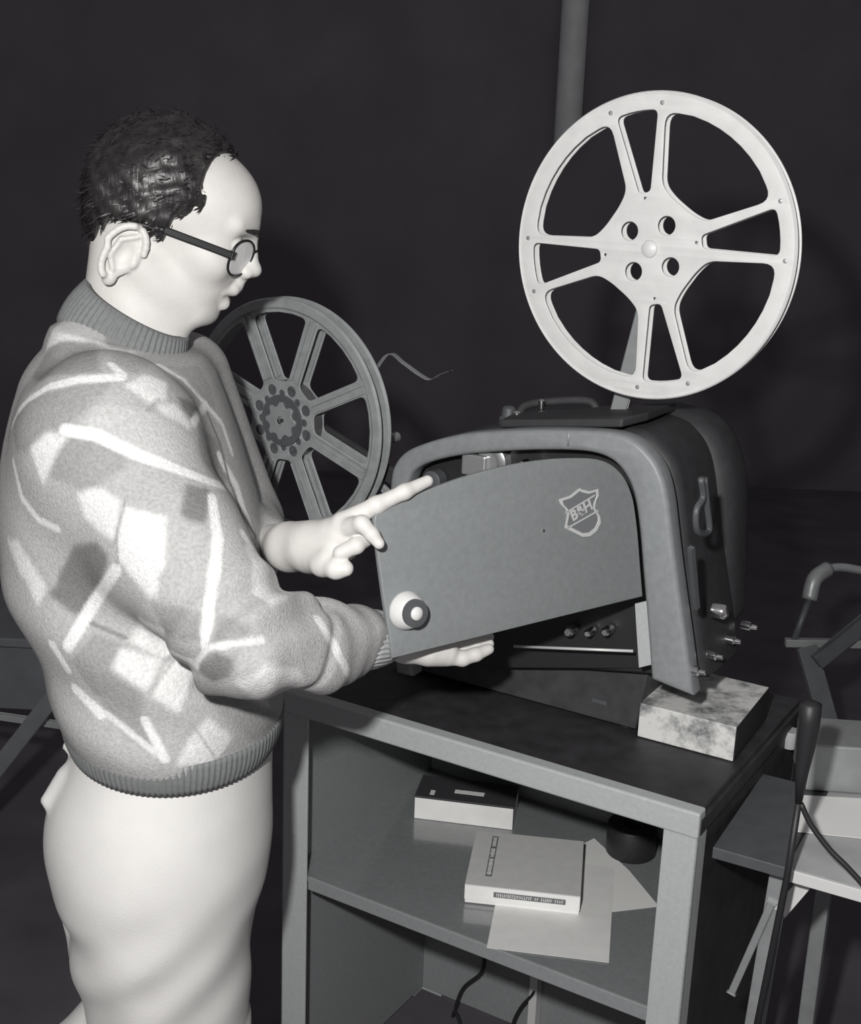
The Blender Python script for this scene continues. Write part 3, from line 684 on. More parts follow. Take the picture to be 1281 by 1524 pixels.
def to_mesh(parts, name='m'):
    V = []; Fq = []; n = 0
    for p, q in parts: V.append(p); Fq.append(q + n); n += len(p)
    V = np.concatenate(V); Fq = np.concatenate(Fq)
    me = bpy.data.meshes.new(name); me.from_pydata(V.tolist(), [], Fq.tolist()); me.update()
    bm = bmesh.new(); bm.from_mesh(me); bmesh.ops.recalc_face_normals(bm, faces=bm.faces)
    bm.to_mesh(me); bm.free(); me.polygons.foreach_set('use_smooth', [True] * len(me.polygons)); return me
def smooth_mesh(me, it=2, f=.5):
    bm = bmesh.new(); bm.from_mesh(me)
    for _ in range(it): bmesh.ops.smooth_vert(bm, verts=bm.verts, factor=f, use_axis_x=True, use_axis_y=True, use_axis_z=True)
    bm.to_mesh(me); bm.free()
def nz(x, y, z, f, seed=0):
    r = np.random.RandomState(seed); out = 0
    for i in range(5):
        a = r.normal(size=3); a /= np.linalg.norm(a); ph = r.uniform(0, 6.28); fr = f * r.uniform(.6, 1.5)
        out = out + np.sin((x * a[0] + y * a[1] + z * a[2]) * fr + ph)
    return out / 5
def seg_t(x, y, z, a, b):
    a = np.array(a); b = np.array(b); ab = b - a; t = ((x - a[0]) * ab[0] + (y - a[1]) * ab[1] + (z - a[2]) * ab[2]) / (ab @ ab)
    tc = np.clip(t, 0, 1); d = np.sqrt((x - a[0] - tc * ab[0]) ** 2 + (y - a[1] - tc * ab[1]) ** 2 + (z - a[2] - tc * ab[2]) ** 2); return t, d

man_loc = UY(240, 1250, 1.50); man_loc[2] = 0
person_loc = np.array([float(man_loc[0]), float(man_loc[1]), 0])

# ---- torso rows from the silhouette
def row(y, xl, xr, Yc, ry):
    c = UY((xl + xr) / 2, y, Yc); l = UY(xl, y, Yc); r = UY(xr, y, Yc); return [float(c[2]), float(c[0]), Yc, float(r[0] - l[0]) / 2, ry]
T_rows = [row(512, 112, 250, 1.662, .080), row(530, 80, 296, 1.655, .130), row(550, 58, 314, 1.645, .168), row(580, 42, 328, 1.632, .190), row(640, 24, 348, 1.61, .205), row(740, 11, 378, 1.59, .205),
          row(830, 16, 400, 1.57, .20), row(910, 42, 415, 1.555, .195), row(980, 76, 420, 1.54, .19), row(1040, 98, 420, 1.53, .185), row(1068, 108, 418, 1.525, .172)]
SH = UD(154, 652, 1.50); EL = UD(362, 955, 1.425); WR = UD(572, 950, 1.60)
FSH = UD(275, 560, 1.80); FEL = UD(355, 775, 1.83); FWR = UD(395, 812, 1.70); LW = UD(428, 816, 1.60)
sw = Field((-.62, 1.20, .78), (.06, 1.95, 1.56), .0031)
sw.loft(T_rows, .01)
# shoulders
sw.ell(UY(132, 522, 1.66), (.042, .12, .040), k=.07)
sw.ell(UD(172, 622, 1.51), (.080, .070, .070), k=.06)
sw.cap(SH, (SH * .5 + EL * .5) + np.array([-.005, 0, 0]), .082, .080, .05)
EM = SH * .5 + EL * .5 + np.array([-.005, 0, 0])
sw.cap(EM, EL, .078, .066, .022)
sw.cap(FSH, FEL, .062, .060, .04)
sw.cap(FEL, FWR, .055, .038, .02)
FA = UD(470, 960, 1.50)
sw.cap(EL, FA, .066, .050, .012); sw.cap(FA, UD(525, 953, 1.55), .050, .040, .01); sw.cap(UD(525, 953, 1.55), UD(540, 951, 1.567), .040, .034, .006)
def fold(x, y, z):
    t, d = seg_t(x, y, z, EL, WR); m = np.exp(-((t - .28) / .33) ** 2) * (d < .10) * np.clip((.10 - d) / .03, 0, 1)
    w1 = .0042 * np.sin(t * 22 + (z - 1.0) * 45 + 2.2 * np.sin((x + z) * 22) + 1.5 * np.sin(y * 40)) * m + .004 * np.exp(-((t - .22 - (z - 1.0) * 1.5) / .035) ** 2) * m
    t2, d2 = seg_t(x, y, z, SH, EL); m2 = np.exp(-((t2 - .95) / .2) ** 2) * np.clip((.12 - d2) / .03, 0, 1)
    w2 = .0045 * np.sin(t2 * 34 + x * 25) * m2
    return w1 + w2 + .0022 * nz(x, y, z, 26, 3) + .0010 * nz(x, y, z, 70, 4)
sw.warp(fold)
# sag folds of loose knitwear above the waistband and under the arm
def fold2(x, y, z):
    m = np.exp(-((z - 1.02) / .09) ** 2); return .005 * np.sin((z - 1.) * 55 + x * 28 + 2 * np.sin(y * 9)) * m
sw.warp(fold2)
p_, q_ = sw.mesh(); sw_me = to_mesh([(p_, q_)], 'sweater'); smooth_mesh(sw_me, 2)

# ---- pattern on the knit
bvh_v = np.empty(len(sw_me.vertices) * 3, np.float32); sw_me.vertices.foreach_get('co', bvh_v); SV = bvh_v.reshape(-1, 3)
nn_ = np.empty(len(sw_me.vertices) * 3, np.float32); sw_me.vertex_normals.foreach_get('vector', nn_); SN = nn_.reshape(-1, 3)
bm = bmesh.new(); bm.from_mesh(sw_me); bvh = BVHTree.FromBMesh(bm); bm.free()
def hit(px, py):
    r = ray(px, py); r = r / np.linalg.norm(r); h = bvh.ray_cast(V3(CAM), V3(r), 5); 
    return (np.array(h[0]), np.array(h[1])) if h[0] is not None else None
pat = np.full(len(SV), .40, np.float32)
# generic argyle everywhere, kept where no traced patch falls
uu = SV[:, 0] * 1.0 + SV[:, 1] * .9; vv = SV[:, 2]
aa = (uu / .13 + vv / .17); bb_ = (uu / .13 - vv / .17)
chk = ((np.floor(aa) + np.floor(bb_)) % 2)
far = SN[:, 1] > .25
pat[far & (chk > .5) & (np.floor(aa) % 2 > .5)] = .72; pat[far & (chk > .5) & (np.floor(aa) % 2 < .5)] = .24
z1 = lambda L_: [(x * .359, 400 + y * .359) for x, y in L_]
z2_ = lambda L_: [(x * .4684, 800 + y * .4684) for x, y in L_]
WHT, LGT, MID, DRK = .67, .52, .29, .19
patches = [
    (.33, z1([(820, 400), (560, 360), (470, 340), (470, 400), (560, 440), (700, 400), (800, 480), (860, 560), (900, 620), (880, 520)])),
    (.31, z1([(520, 720), (560, 760), (330, 690), (300, 900), (330, 925), (410, 900), (520, 830)])),
    (.47, z1([(480, 560), (620, 600), (800, 700), (860, 850), (700, 800), (480, 720), (350, 660), (390, 580)])),
    (MID, z1([(60, 610), (120, 545), (250, 500), (385, 475), (480, 470), (390, 560), (300, 650), (200, 680), (110, 760), (70, 760)])),
    (.27, z1([(190, 345), (330, 305), (440, 325), (420, 430), (300, 440), (160, 470), (130, 450)])),
    (MID, z1([(290, 690), (385, 715), (330, 840), (300, 900), (205, 860)])),
    (DRK, z1([(770, 890), (875, 920), (850, 1060), (745, 1030)])),
    (DRK, z1([(735, 530), (800, 560), (840, 600), (800, 625), (760, 590)])),
    (MID, z1([(820, 640), (900, 700), (960, 880), (900, 880), (830, 760)])),
    (DRK, z1([(300, 1150), (400, 1130), (450, 1190), (420, 1300), (230, 1290)])),
    (DRK, z2_([(155, 180), (240, 30), (345, 75), (265, 262)])),
    (MID, z2_([(225, 395), (300, 300), (400, 340), (350, 420), (450, 490), (450, 570), (300, 500)])),
    (MID, z2_([(480, 200), (650, 240), (640, 340), (520, 300)])),
    (DRK, z2_([(625, 410), (680, 355), (745, 385), (735, 440), (680, 460)])),
    (MID, z2_([(310, 510), (450, 570), (505, 690), (400, 630)])),
    (.33, z2_([(700, 560), (830, 480), (890, 570), (800, 650)])),
    (MID, z2_([(690, 240), (800, 280), (760, 350), (680, 345)])),
    (WHT, z1([(265, 215), (430, 265), (440, 320), (330, 300), (190, 345)])),
    (WHT, z1([(515, 485), (600, 440), (690, 470), (690, 545), (620, 560)])),
    (WHT, z1([(650, 560), (720, 560), (790, 640), (790, 675), (660, 600)])),
    (WHT, z1([(125, 740), (200, 675), (275, 700), (180, 905)])),
    (WHT, z1([(320, 930), (400, 905), (500, 960), (480, 1130), (400, 1080), (350, 1030)])),
    (WHT, z1([(510, 980), (690, 1030), (685, 1230), (640, 1300), (560, 1290), (485, 1160)])),
    (WHT, z2_([(370, 60), (420, 0), (520, 0), (500, 190), (470, 190)])),
    (WHT, z1([(30, 1120), (80, 1130), (150, 1281), (90, 1281)])),
    (WHT, z2_([(50, 50), (90, 60), (150, 160), (120, 220)])),
    (WHT, z2_([(440, 250), (525, 300), (520, 385), (410, 325)])),
    (WHT, z2_([(380, 350), (515, 390), (465, 490), (355, 420)])),
    (WHT, z2_([(530, 400), (625, 430), (570, 560), (480, 505)])),
    (WHT, z2_([(660, 570), (745, 635), (680, 722), (560, 722), (600, 640)])),
    (WHT, z2_([(755, 650), (835, 672), (800, 715), (720, 722)])),
    (.62, z2_([(740, 460), (840, 400), (950, 420), (960, 500), (870, 545), (800, 520)])),
    (.62, z2_([(780, 20), (900, 90), (930, 180), (860, 220), (800, 120)])),
]
lines = [  # (albedo, width m, points)
    (.72, .0055, z1([(50, 650), (75, 590), (120, 540), (200, 490), (330, 458), (500, 450)])),
    (.72, .0070, z1([(270, 668), (400, 690), (570, 770), (760, 840), (920, 900)])),
    (.72, .0060, z1([(880, 950), (900, 1100), (890, 1281)])), (.72, .0060, z2_([(695, 0), (670, 170), (650, 340)])),
    (.72, .0045, z1([(55, 800), (90, 950), (160, 1040), (240, 1080)])),
    (.70, .0045, z1([(460, 395), (510, 440)])), (.72, .0055, z1([(660, 400), (760, 460), (850, 560), (920, 640), (960, 760)])),
    (.74, .0075, z1([(910, 780), (980, 900), (1010, 1000), (1045, 1090)])), (.20, .0030, z1([(860, 600), (910, 720), (950, 880), (1000, 1010), (1060, 1110)])),
    (.72, .0060, z1([(1010, 1100), (1060, 1180), (1110, 1240)])),
    (.74, .0070, z2_([(370, 100), (300, 205), (260, 270), (215, 345)])), (.68, .0050, z2_([(525, 355), (625, 405)])), (.66, .0040, z2_([(620, 400), (660, 350), (830, 325)])),
    (.70, .0055, z2_([(1010, 260), (1060, 340), (1105, 430)])), (.74, .0055, z2_([(165, 340), (215, 420)])), (.74, .0065, z2_([(240, 480), (320, 560)])), (.70, .0050, z2_([(460, 580), (525, 705)])), (.62, .0035, z2_([(340, 560), (500, 690)])),
    (.22, .0025, z2_([(275, 265), (400, 320)])), (.30, .0016, z2_([(370, 0), (375, 90)])), (.30, .0016, z1([(520, 960), (470, 1150)])), (.36, .0014, z2_([(610, 590), (690, 710)])), (.36, .0014, z2_([(760, 610), (690, 715)])),
    (.36, .0014, z2_([(560, 380), (470, 500)])), (.36, .0014, z1([(400, 480), (330, 640)])), (.74, .0050, z2_([(340, 150), (230, 330)])),
    (.30, .0016, z1([(660, 540), (610, 590)])), (.74, .0055, z1([(855, 560), (800, 640)])),
]
def inpoly(P, poly):
    x, y = P[:, 0], P[:, 1]; ins = np.zeros(len(P), bool); j = len(poly) - 1
    for i in range(len(poly)):
        xi, yi = poly[i]; xj, yj = poly[j]
        c = ((yi > y) != (yj > y)) & (x < (xj - xi) * (y - yi) / (yj - yi + 1e-12) + xi); ins ^= c; j = i
    return ins
for val, poly in patches:
    hs = [hit(*p) for p in poly]; 
    # corners lying just off the cloth are pulled inwards
    cxp = sum(p[0] for p in poly) / len(poly); cyp = sum(p[1] for p in poly) / len(poly)
    hs = [h if h is not None else hit(p[0] + (cxp - p[0]) * .25, p[1] + (cyp - p[1]) * .25) for h, p in zip(hs, poly)]
    hc = hit(cxp, cyp)
    hs = [h for h in hs if h is not None]
    if len(hs) < 3 or hc is None: continue
    P = np.array([h[0] for h in hs]); c = P.mean(0); nrm = np.array([h[1] for h in hs] + [hc[1]]).mean(0); nrm /= np.linalg.norm(nrm)
    e = np.cross(nrm, [0, 0, 1.]); e /= np.linalg.norm(e); f2 = np.cross(nrm, e)
    near = (np.abs((SV - c) @ nrm) < .09) & (SN @ nrm > .1) & (np.linalg.norm(SV - c, axis=1) < .25)
    ix = np.where(near)[0]; Q = np.stack([(SV[ix] - c) @ e, (SV[ix] - c) @ f2], 1)
    pin = inpoly(Q, [((p - c) @ e, (p - c) @ f2) for p in P]); pat[ix[pin]] = val
EDG = np.empty(len(sw_me.edges) * 2, np.int32); sw_me.edges.foreach_get('vertices', EDG); EDG = EDG.reshape(-1, 2)
for _ in range(2):
    acc = pat.copy() ; cnt = np.ones_like(pat); np.add.at(acc, EDG[:, 0], pat[EDG[:, 1]]); np.add.at(acc, EDG[:, 1], pat[EDG[:, 0]]); np.add.at(cnt, EDG.ravel(), 1); pat = acc / cnt
for val, wd, pts in lines:
    S = []
    for (x0, y0), (x1, y1) in zip(pts, pts[1:]):
        n = max(2, int(math.hypot(x1 - x0, y1 - y0) / 3))
        for k in range(n + 1):
            h = hit(x0 + (x1 - x0) * k / n, y0 + (y1 - y0) * k / n)
            if h is not None: S.append(h[0])
    S = np.array(S)
    if not len(S): continue
    ix = np.where(np.all((SV > S.min(0) - wd) & (SV < S.max(0) + wd), axis=1))[0]
    for s0 in range(0, len(ix), 20000):
        sub_ = ix[s0:s0 + 20000]; dd = np.sqrt(((SV[sub_][:, None, :] - S[None]) ** 2).sum(2)).min(1)
        w_ = np.clip((wd - dd) / .003 + .5, 0, 1); pat[sub_] = pat[sub_] * (1 - w_) + val * w_
ca = sw_me.color_attributes.new('pattern', 'FLOAT_COLOR', 'POINT')
ca.data.foreach_set('color', np.stack([pat, pat * .995, pat * .985, np.ones_like(pat)], 1).astype(np.float32).ravel())

# ---- head frame
hp = math.radians(22); hy = math.radians(5)
ha = np.array([math.cos(hp) * math.cos(hy), math.cos(hp) * math.sin(hy), -math.sin(hp)])
hbv = np.array([math.sin(hy), -math.cos(hy), 0]); hc_ = -np.cross(ha, hbv); hc_ = hc_ if hc_[2] > 0 else -hc_
HM = UY(236, 352, 1.70)
def HD(a, b, c): return HM + ha * a + hbv * b + hc_ * c
AXH = (ha, hbv, hc_)
hd = Field(HM - .24, HM + .20, .0018)
def he(a, b, c, r, k=.01, mode='u', ax=None): hd.ell(HD(a, b, c), r, ax or AXH, k, mode)
he(-.002, 0, .052, (.094, .075, .088), .01)
he(.050, 0, .062, (.061, .062, .062), .02)
he(.052, 0, .000, (.058, .058, .066), .02)
he(.055, 0, -.040, (.048, .048, .043), .02)
he(.088, 0, -.066, (.017, .022, .016), .018)
for s in (-1, 1):
    hd.cap(HD(-.004, s * .056, -.035), HD(.075, s * .026, -.070), .015, .013, .025)
    he(.072, s * .043, .004, (.024, .018, .020), .02)
    hd.cap(HD(.100, s * .010, .058), HD(.086, s * .044, .056), .010, .010, .012)     # brow ridge
    he(.107, s * .032, .033, (.018, .016, .012), .010, 's')                            # socket
    he(.091, s * .031, .031, (.0125, .0135, .0120), .004)                              # eyeball under a lowered lid
    hd.cap(HD(.1025, s * .021, .027), HD(.098, s * .042, .026), .0015, .0015, .002)
    he(.117, s * .0115, .003, (.0095, .0065, .0075), .006)
hd.cap(HD(.106, 0, .048), HD(.120, 0, .014), .0075, .0100, .012)
he(.1255, 0, .0095, (.0105, .0105, .0095), .006)
hd.cap(HD(.116, 0, .002), HD(.112, 0, -.018), .006, .010, .010)
hd.chain([HD(.100, -.022, -.030), HD(.1105, -.008, -.0235), HD(.111, 0, -.0245), HD(.1105, .008, -.0235), HD(.100, .022, -.030)], [.0045, .0078, .0075, .0078, .0045], .004)
hd.chain([HD(.098, -.021, -.038), HD(.1045, -.008, -.0445), HD(.1050, .008, -.0445), HD(.098, .021, -.038)], [.004, .0085, .0085, .004], .004)
hd.chain([HD(.110, -.024, -.0335), HD(.1195, 0, -.0345), HD(.110, .024, -.0335)], [.0014] * 3, .002, 's')
for s in (-1, 1):
    he(.1195, s * .0055, .000, (.003, .0025, .003), .002, 's')
# neck
NK = UY(198, 520, 1.675)
hd.cap(HD(-.014, 0, -.012), NK, .052, .054, .03)
hd.cap(HD(-.046, 0, -.008), UY(168, 500, 1.675), .033, .040, .03)
hd.cap(HD(.03, 0, -.06), UY(235, 530, 1.67), .022, .030, .03)
# ears
EAW = []
for s in (1, -1):
    ec = np.array([-.026, -.026]); t0 = math.radians(-14)
    def EP(u, v, off): return HD(ec[0] + u * math.cos(t0) - v * math.sin(t0), s * (.069 + off), ec[1] + u * math.sin(t0) + v * math.cos(t0))
    he_ax = (ha * math.cos(t0) + hc_ * math.sin(t0), hbv, -ha * math.sin(t0) + hc_ * math.cos(t0))
    hd.ell(EP(0, 0, .004), (.021, .007, .035), he_ax, .006)
    hd.ell(EP(.004, -.002, .016), (.012, .011, .020), he_ax, .003, 's')
    rim = [EP(.022 * math.cos(a) * (1.05 if math.sin(a) > 0 else .8) , .036 * math.sin(a), .010 + (.006 if math.cos(a) < 0 else -.002)) for a in np.radians(np.arange(20, 300, 14))]
    hd.chain(rim, [.0042] * len(rim), .002)
    hd.chain([EP(.004, .026, .010), EP(-.010, .012, .012), EP(-.010, -.012, .011), EP(.002, -.024, .010)], [.003] * 4, .003)
    hd.ell(EP(.004, -.036, .006), (.009, .006, .010), he_ax, .004)
    hd.ell(EP(.018, -.004, .006), (.005, .005, .007), he_ax, .003)
head_part = hd.mesh()

# ---- hair
hr = Field(HM - .24, HM + .22, .0022)
hr.ell(HD(-.006, 0, .055), (.103, .083, .095), AXH, 0)
hr.ell(HD(-.036, 0, .034), (.070, .080, .080), AXH, .03)
hr.ell(HD(-.018, 0, .104), (.062, .056, .045), AXH, .02)
sl, (x, y, z) = hr.sub(hr.lo, hr.lo + hr.n * hr.h, 0)
xa = (x - HM[0]) * ha[0] + (y - HM[1]) * ha[1] + (z - HM[2]) * ha[2]; xc = (x - HM[0]) * hc_[0] + (y - HM[1]) * hc_[1] + (z - HM[2]) * hc_[2]; xb = (x - HM[0]) * hbv[0] + (y - HM[1]) * hbv[1]
face = [(.30, .150), (.050, .135), (.032, .128), (.027, .116), (.030, .100), (.036, .080), (.042, .066), (.030, .050), (.020, .040), (.0135, .018), (.010, .004), (-.002, .006), (-.006, .020), (-.028, .014), (-.050, .008), (-.062, -.004), (-.066, -.030), (-.072, -.060), (-.082, -.072), (-.30, -.10), (-.30, -.5), (.30, -.5)]
def poly_sdf(px, py, poly):
    d = np.full(px.shape, 1e9, np.float32); s = np.ones(px.shape, np.float32); n = len(poly)
    for i in range(n):
        a = poly[i]; b = poly[i - 1]; ex_, ey_ = b[0] - a[0], b[1] - a[1]; wx, wy = px - a[0], py - a[1]
        t = np.clip((wx * ex_ + wy * ey_) / (ex_ ** 2 + ey_ ** 2), 0, 1); d = np.minimum(d, (wx - ex_ * t) ** 2 + (wy - ey_ * t) ** 2)
        c1, c2, c3 = py >= a[1], py < b[1], ex_ * wy > ey_ * wx; s = np.where((c1 & c2 & c3) | (~c1 & ~c2 & ~c3), -s, s)
    return s * np.sqrt(d)
fs = poly_sdf(xa.astype(np.float32), xc.astype(np.float32), face)
strand = .004 * nz(x, y, z, 60, 8) + .003 * nz(x, y, z, 140, 18) + .0025 * nz(x, y, z, 300, 19)
fs = fs - .004 * np.sin(xa * 420 + xb * 90) - .003 * nz(x, y, z, 130, 9)
hr.d = (hr.d + strand).astype(np.float32)
kk = .008; aD = hr.d; dd = -fs; hh = np.clip(.5 - .5 * (aD - dd) / kk, 0, 1); hr.d = (aD * (1 - hh) + dd * hh + kk * hh * (1 - hh)).astype(np.float32)
hair_me = to_mesh([hr.mesh()], 'hair'); smooth_mesh(hair_me, 1)
# locks: short tapering strands combed back and down over the scalp
hb_ = bmesh.new(); hb_.from_mesh(hair_me); hv = [(np.array(v.co), np.array(v.normal)) for v in hb_.verts]; rnd = random.Random(3)
for k in range(5200):
    P0, N0 = hv[rnd.randrange(len(hv))]; q = P0 - HM; N0 = N0 * .25 + (q - hc_ * .05) / np.linalg.norm(q - hc_ * .05) * .75; N0 = N0 / np.linalg.norm(N0); a_, c_ = q @ ha, q @ hc_; b_ = q @ hbv
    comb = -ha * .8 - hc_ * (.55 + max(0, (.08 - c_)) * 6) + hbv * (.5 * np.sign(b_)) * (c_ > .09)
    t_ = comb - N0 * (comb @ N0); t_ += np.array([rnd.gauss(0, .30) for _ in range(3)]); t_ /= np.linalg.norm(t_); L_ = rnd.uniform(.007, .018); s_ = np.cross(t_, N0); s_ /= np.linalg.norm(s_)
    w_ = rnd.uniform(.0005, .0011); up_ = N0 * rnd.uniform(.0, .0006)
    A = [P0 - N0 * .001 + s_ * w_, P0 - N0 * .001 - s_ * w_, P0 + t_ * L_ * .5 + up_ + s_ * w_, P0 + t_ * L_ * .5 + up_ - s_ * w_, P0 + t_ * L_ + up_ * .4]
    A = [hb_.verts.new(V3(p)) for p in A]; hb_.faces.new((A[0], A[1], A[3], A[2])); hb_.faces.new((A[2], A[3], A[4]))
hb_.to_mesh(hair_me); hb_.free(); hair_me.polygons.foreach_set('use_smooth', [True] * len(hair_me.polygons))

# ---- hands
def hand_field(lo, hi): return Field(lo, hi, .0016)
lo_ = np.minimum(UD(395, 870, 1.72), UD(660, 700, 1.44)) - .03; hi_ = np.maximum(UD(395, 870, 1.72), UD(660, 700, 1.44)) + .06
lh = hand_field(lo_, hi_)
LWs = UD(385, 808, 1.72)
lh.cap(LWs, UD(432, 814, 1.60), .0255, .0265, .02)
lh.cap(UD(432, 814, 1.60), UD(460, 812, 1.575), .0265, .0260, .02)
# palm / back of the hand
lh.cap(UD(462, 812, 1.575), UD(510, 785, 1.535), .0262, .0165, .018)
lh.cap(UD(462, 818, 1.570), UD(505, 802, 1.535), .0220, .0150, .014)
lh.cap(UD(470, 826, 1.565), UD(488, 832, 1.53), .0190, .0150, .012)
# index finger along the top of the door
lh.chain([UD(512, 778, 1.532), UD(560, 752, 1.522), UD(602, 732, 1.530), UD(636, 716, 1.545)], [.0135, .0100, .0086, .0070], .006)
# middle finger bent down over the door face
lh.chain([UD(516, 786, 1.525), UD(538, 779, 1.500), UD(553, 795, 1.494), UD(564, 809, 1.494)], [.0125, .0095, .0082, .0066], .004)
# ring finger curled under, little finger below it
lh.chain([UD(500, 798, 1.534), UD(542, 801, 1.522), UD(530, 812, 1.511), UD(506, 823, 1.512)], [.0125, .0102, .0098, .0088], .003)
lh.chain([UD(490, 815, 1.552), UD(520, 820, 1.545), UD(508, 830, 1.540), UD(495, 834, 1.540)], [.0120, .0090, .0085, .0080], .003)
# thumb leaving the side of the palm
lh.chain([UD(458, 828, 1.568), UD(480, 840, 1.535), UD(500, 846, 1.517), UD(514, 846, 1.512)], [.0180, .0138, .0118, .0095], .006)
lh_part = lh.mesh()
lo_ = np.minimum(UD(560, 1020, 1.72), UD(760, 900, 1.56)) - .03; hi_ = np.maximum(UD(560, 1020, 1.76), UD(760, 900, 1.56)) + .03
rh = hand_field(lo_, hi_)
rh.cap(UD(560, 950, 1.62), UD(606, 958, 1.645), .023, .022, .01)
rh.cap(UD(606, 958, 1.645), UD(650, 962, 1.66), .023, .021, .012); rh.cap(UD(612, 950, 1.66), UD(660, 948, 1.68), .020, .017, .012)
rh.cap(UD(640, 968, 1.648), UD(664, 972, 1.655), .020, .016, .010)
for (y0, y1, y2, d0, rr) in ((975, 980, 966, 1.655, .0098), (964, 968, 958, 1.675, .0100), (952, 956, 948, 1.692, .0098), (942, 944, 938, 1.708, .0086)):
    rh.chain([UD(655, y0, d0), UD(688, y1, d0 + .004), UD(708, (y1 + y2) / 2 + 1, d0 + .010), UD(727, y2, d0 + .018)], [.0125, rr, rr * .9, rr * .72], .0035)
rh.chain([UD(622, 942, 1.665), UD(645, 925, 1.685), UD(668, 918, 1.70)], [.013, .0105, .008], .006)
rh_part = rh.mesh()

# ---- legs and trunk (covered by the clothes)
HIPC = UY(240, 1250, 1.53)
def trow(y, xl, xr, Yc, ry): return row(y, xl, xr, Yc, ry)
TR = [trow(1085, 128, 404, 1.525, .150), trow(1130, 104, 402, 1.52, .155), trow(1175, 84, 402, 1.515, .160), trow(1250, 76, 402, 1.51, .162), trow(1295, 86, 396, 1.51, .158), trow(1345, 108, 378, 1.505, .150), trow(1400, 112, 372, 1.50, .135), trow(1470, 132, 367, 1.50, .12), trow(1540, 150, 361, 1.50, .11)]
tr = Field((-1.15, 1.20, .0), (-.05, 1.95, .98), .0045)
tr.loft(TR, .01)
zb, xb_, yb_, rxb, ryb = TR[-1]
leg_rows = [[zb + .01, xb_, yb_, rxb, ryb], [.20, xb_ + .01, 1.52, .088, .095], [.07, xb_ + .015, 1.54, .080, .085], [.055, xb_ + .015, 1.54, .079, .084]]
tr.loft(leg_rows, .02)
BH = UY(228, 1540, 1.56); BK = UZ(22, 1692, .34); BA = UZ(-157, 1748, .10)
tr.chain([BH, BK, BA], [.100, .080, .062], .012)
# seat sag, pocket flap at the back
tr.cap(UY(100, 1160, 1.47), UY(70, 1191, 1.46), .014, .007, .015)
tr.cap(UY(112, 1088, 1.5), UY(100, 1112, 1.5), .008, .006, .008)
tr.cap(UY(112, 1372, 1.50), UY(128, 1430, 1.50), .016, .012, .02)
def tf(x, y, z):
    m = np.exp(-((z - .62) / .10) ** 2); m3 = np.exp(-((z - .45) / .15) ** 2)
    return .0022 * np.sin((z) * 60 - x * 50 + 2 * np.sin(y * 12)) * m + .0025 * nz(x, y, z, 22, 11) + .004 * np.sin(x * 60 + z * 12 + y * 8) * m3
tr.warp(tf)
tr_me = to_mesh([tr.mesh()], 'trousers'); smooth_mesh(tr_me, 2)
bd = Field((-1.15, 1.20, .0), (.10, 1.98, 1.58), .008)
def shr(rows, s): return [[r[0], r[1], r[2], r[3] - s, r[4] - s] for r in rows]
bd.loft(shr(T_rows[1:], .03), .02); bd.loft(shr(TR, .02), .02)
bd.cap(UY(186, 530, 1.675), UY(190, 480, 1.675), .046, .040, .02)
bd.cap(SH, EM, .055, .05, .03); bd.cap(EM, EL, .05, .043, .02); bd.cap(EL, FA, .042, .036, .01); bd.cap(FA, WR + (FA - WR) * .25, .034, .022, .01)
bd.cap(FSH, FEL, .045, .040, .03); bd.cap(FEL, LWs, .038, .025, .01)
bd.chain([[xb_, 1.50, zb + .1], [xb_ + .01, 1.52, .25], [xb_ + .015, 1.54, .07]], [.085, .06, .04], .02); bd.chain([BH, BK, BA], [.09, .06, .04], .03)
body_me = to_mesh([bd.mesh(), head_part, lh_part, rh_part], 'body')
person = link('person', body_me, M['skin']); person['label'] = 'man in argyle sweater and pale trousers bending to open the projector'; person['category'] = 'person'
smooth_mesh(body_me, 1)
def pchild(name, me, m): return link(name, me, m, person)
sweater = pchild('sweater', sw_me, M['knit'])
trousers = pchild('trousers', tr_me, M['trousers'])
hair = pchild('hair', hair_me, M['hair'])
# eyebrow
for s in (1, -1):
    bm = bmesh.new(); tube_bm(bm, spl([HD(.1145, s * .010, .052), HD(.1125, s * .026, .057), HD(.100, s * .046, .055)], 5), [.002, .003, .0035, .0035, .0035, .0035, .003, .003, .0025, .0022, .0015], 8)
    pchild('eyebrow', bm_mesh(bm), M['hair'])
# pocket flap
pf = [UY(x, y, 1.44) for x, y in ((96, 1140), (66, 1192), (120, 1196), (150, 1160))]

# ---- ribbed collar, waistband, cuff : ribbed rings
def rib_band(name, centers, radii, th, nr, m, amp=.0022, seg=4, parent=sweater):
    """centers: list of (C, ex, ey, rx, ry) rings from bottom to top; ribbed"""
    bm = bmesh.new(); n = nr * seg; rings = []
    prof = list(centers) + [(c[0], c[1], c[2], c[3] - th, c[4] - th) for c in centers[::-1]]
    for j, (C, ex, ey, rx, ry) in enumerate(prof):
        outerside = j < len(centers)
        rg = []
        for k in range(n):
            a = 2 * math.pi * k / n; rr = amp * math.cos(2 * math.pi * k / seg) if outerside else 0
            rg.append(bm.verts.new(V3(np.array(C) + ex * math.cos(a) * (rx + rr) + ey * math.sin(a) * (ry + rr))))
        rings.append(rg)
    rings.append(rings[0])
    for A, B in zip(rings, rings[1:]):
        for k in range(n):
            if len({A[k], A[(k + 1) % n], B[(k + 1) % n], B[k]}) == 4: bm.faces.new((A[k], A[(k + 1) % n], B[(k + 1) % n], B[k]))
    return link(name, bm_mesh(bm), m, parent, smooth=True)
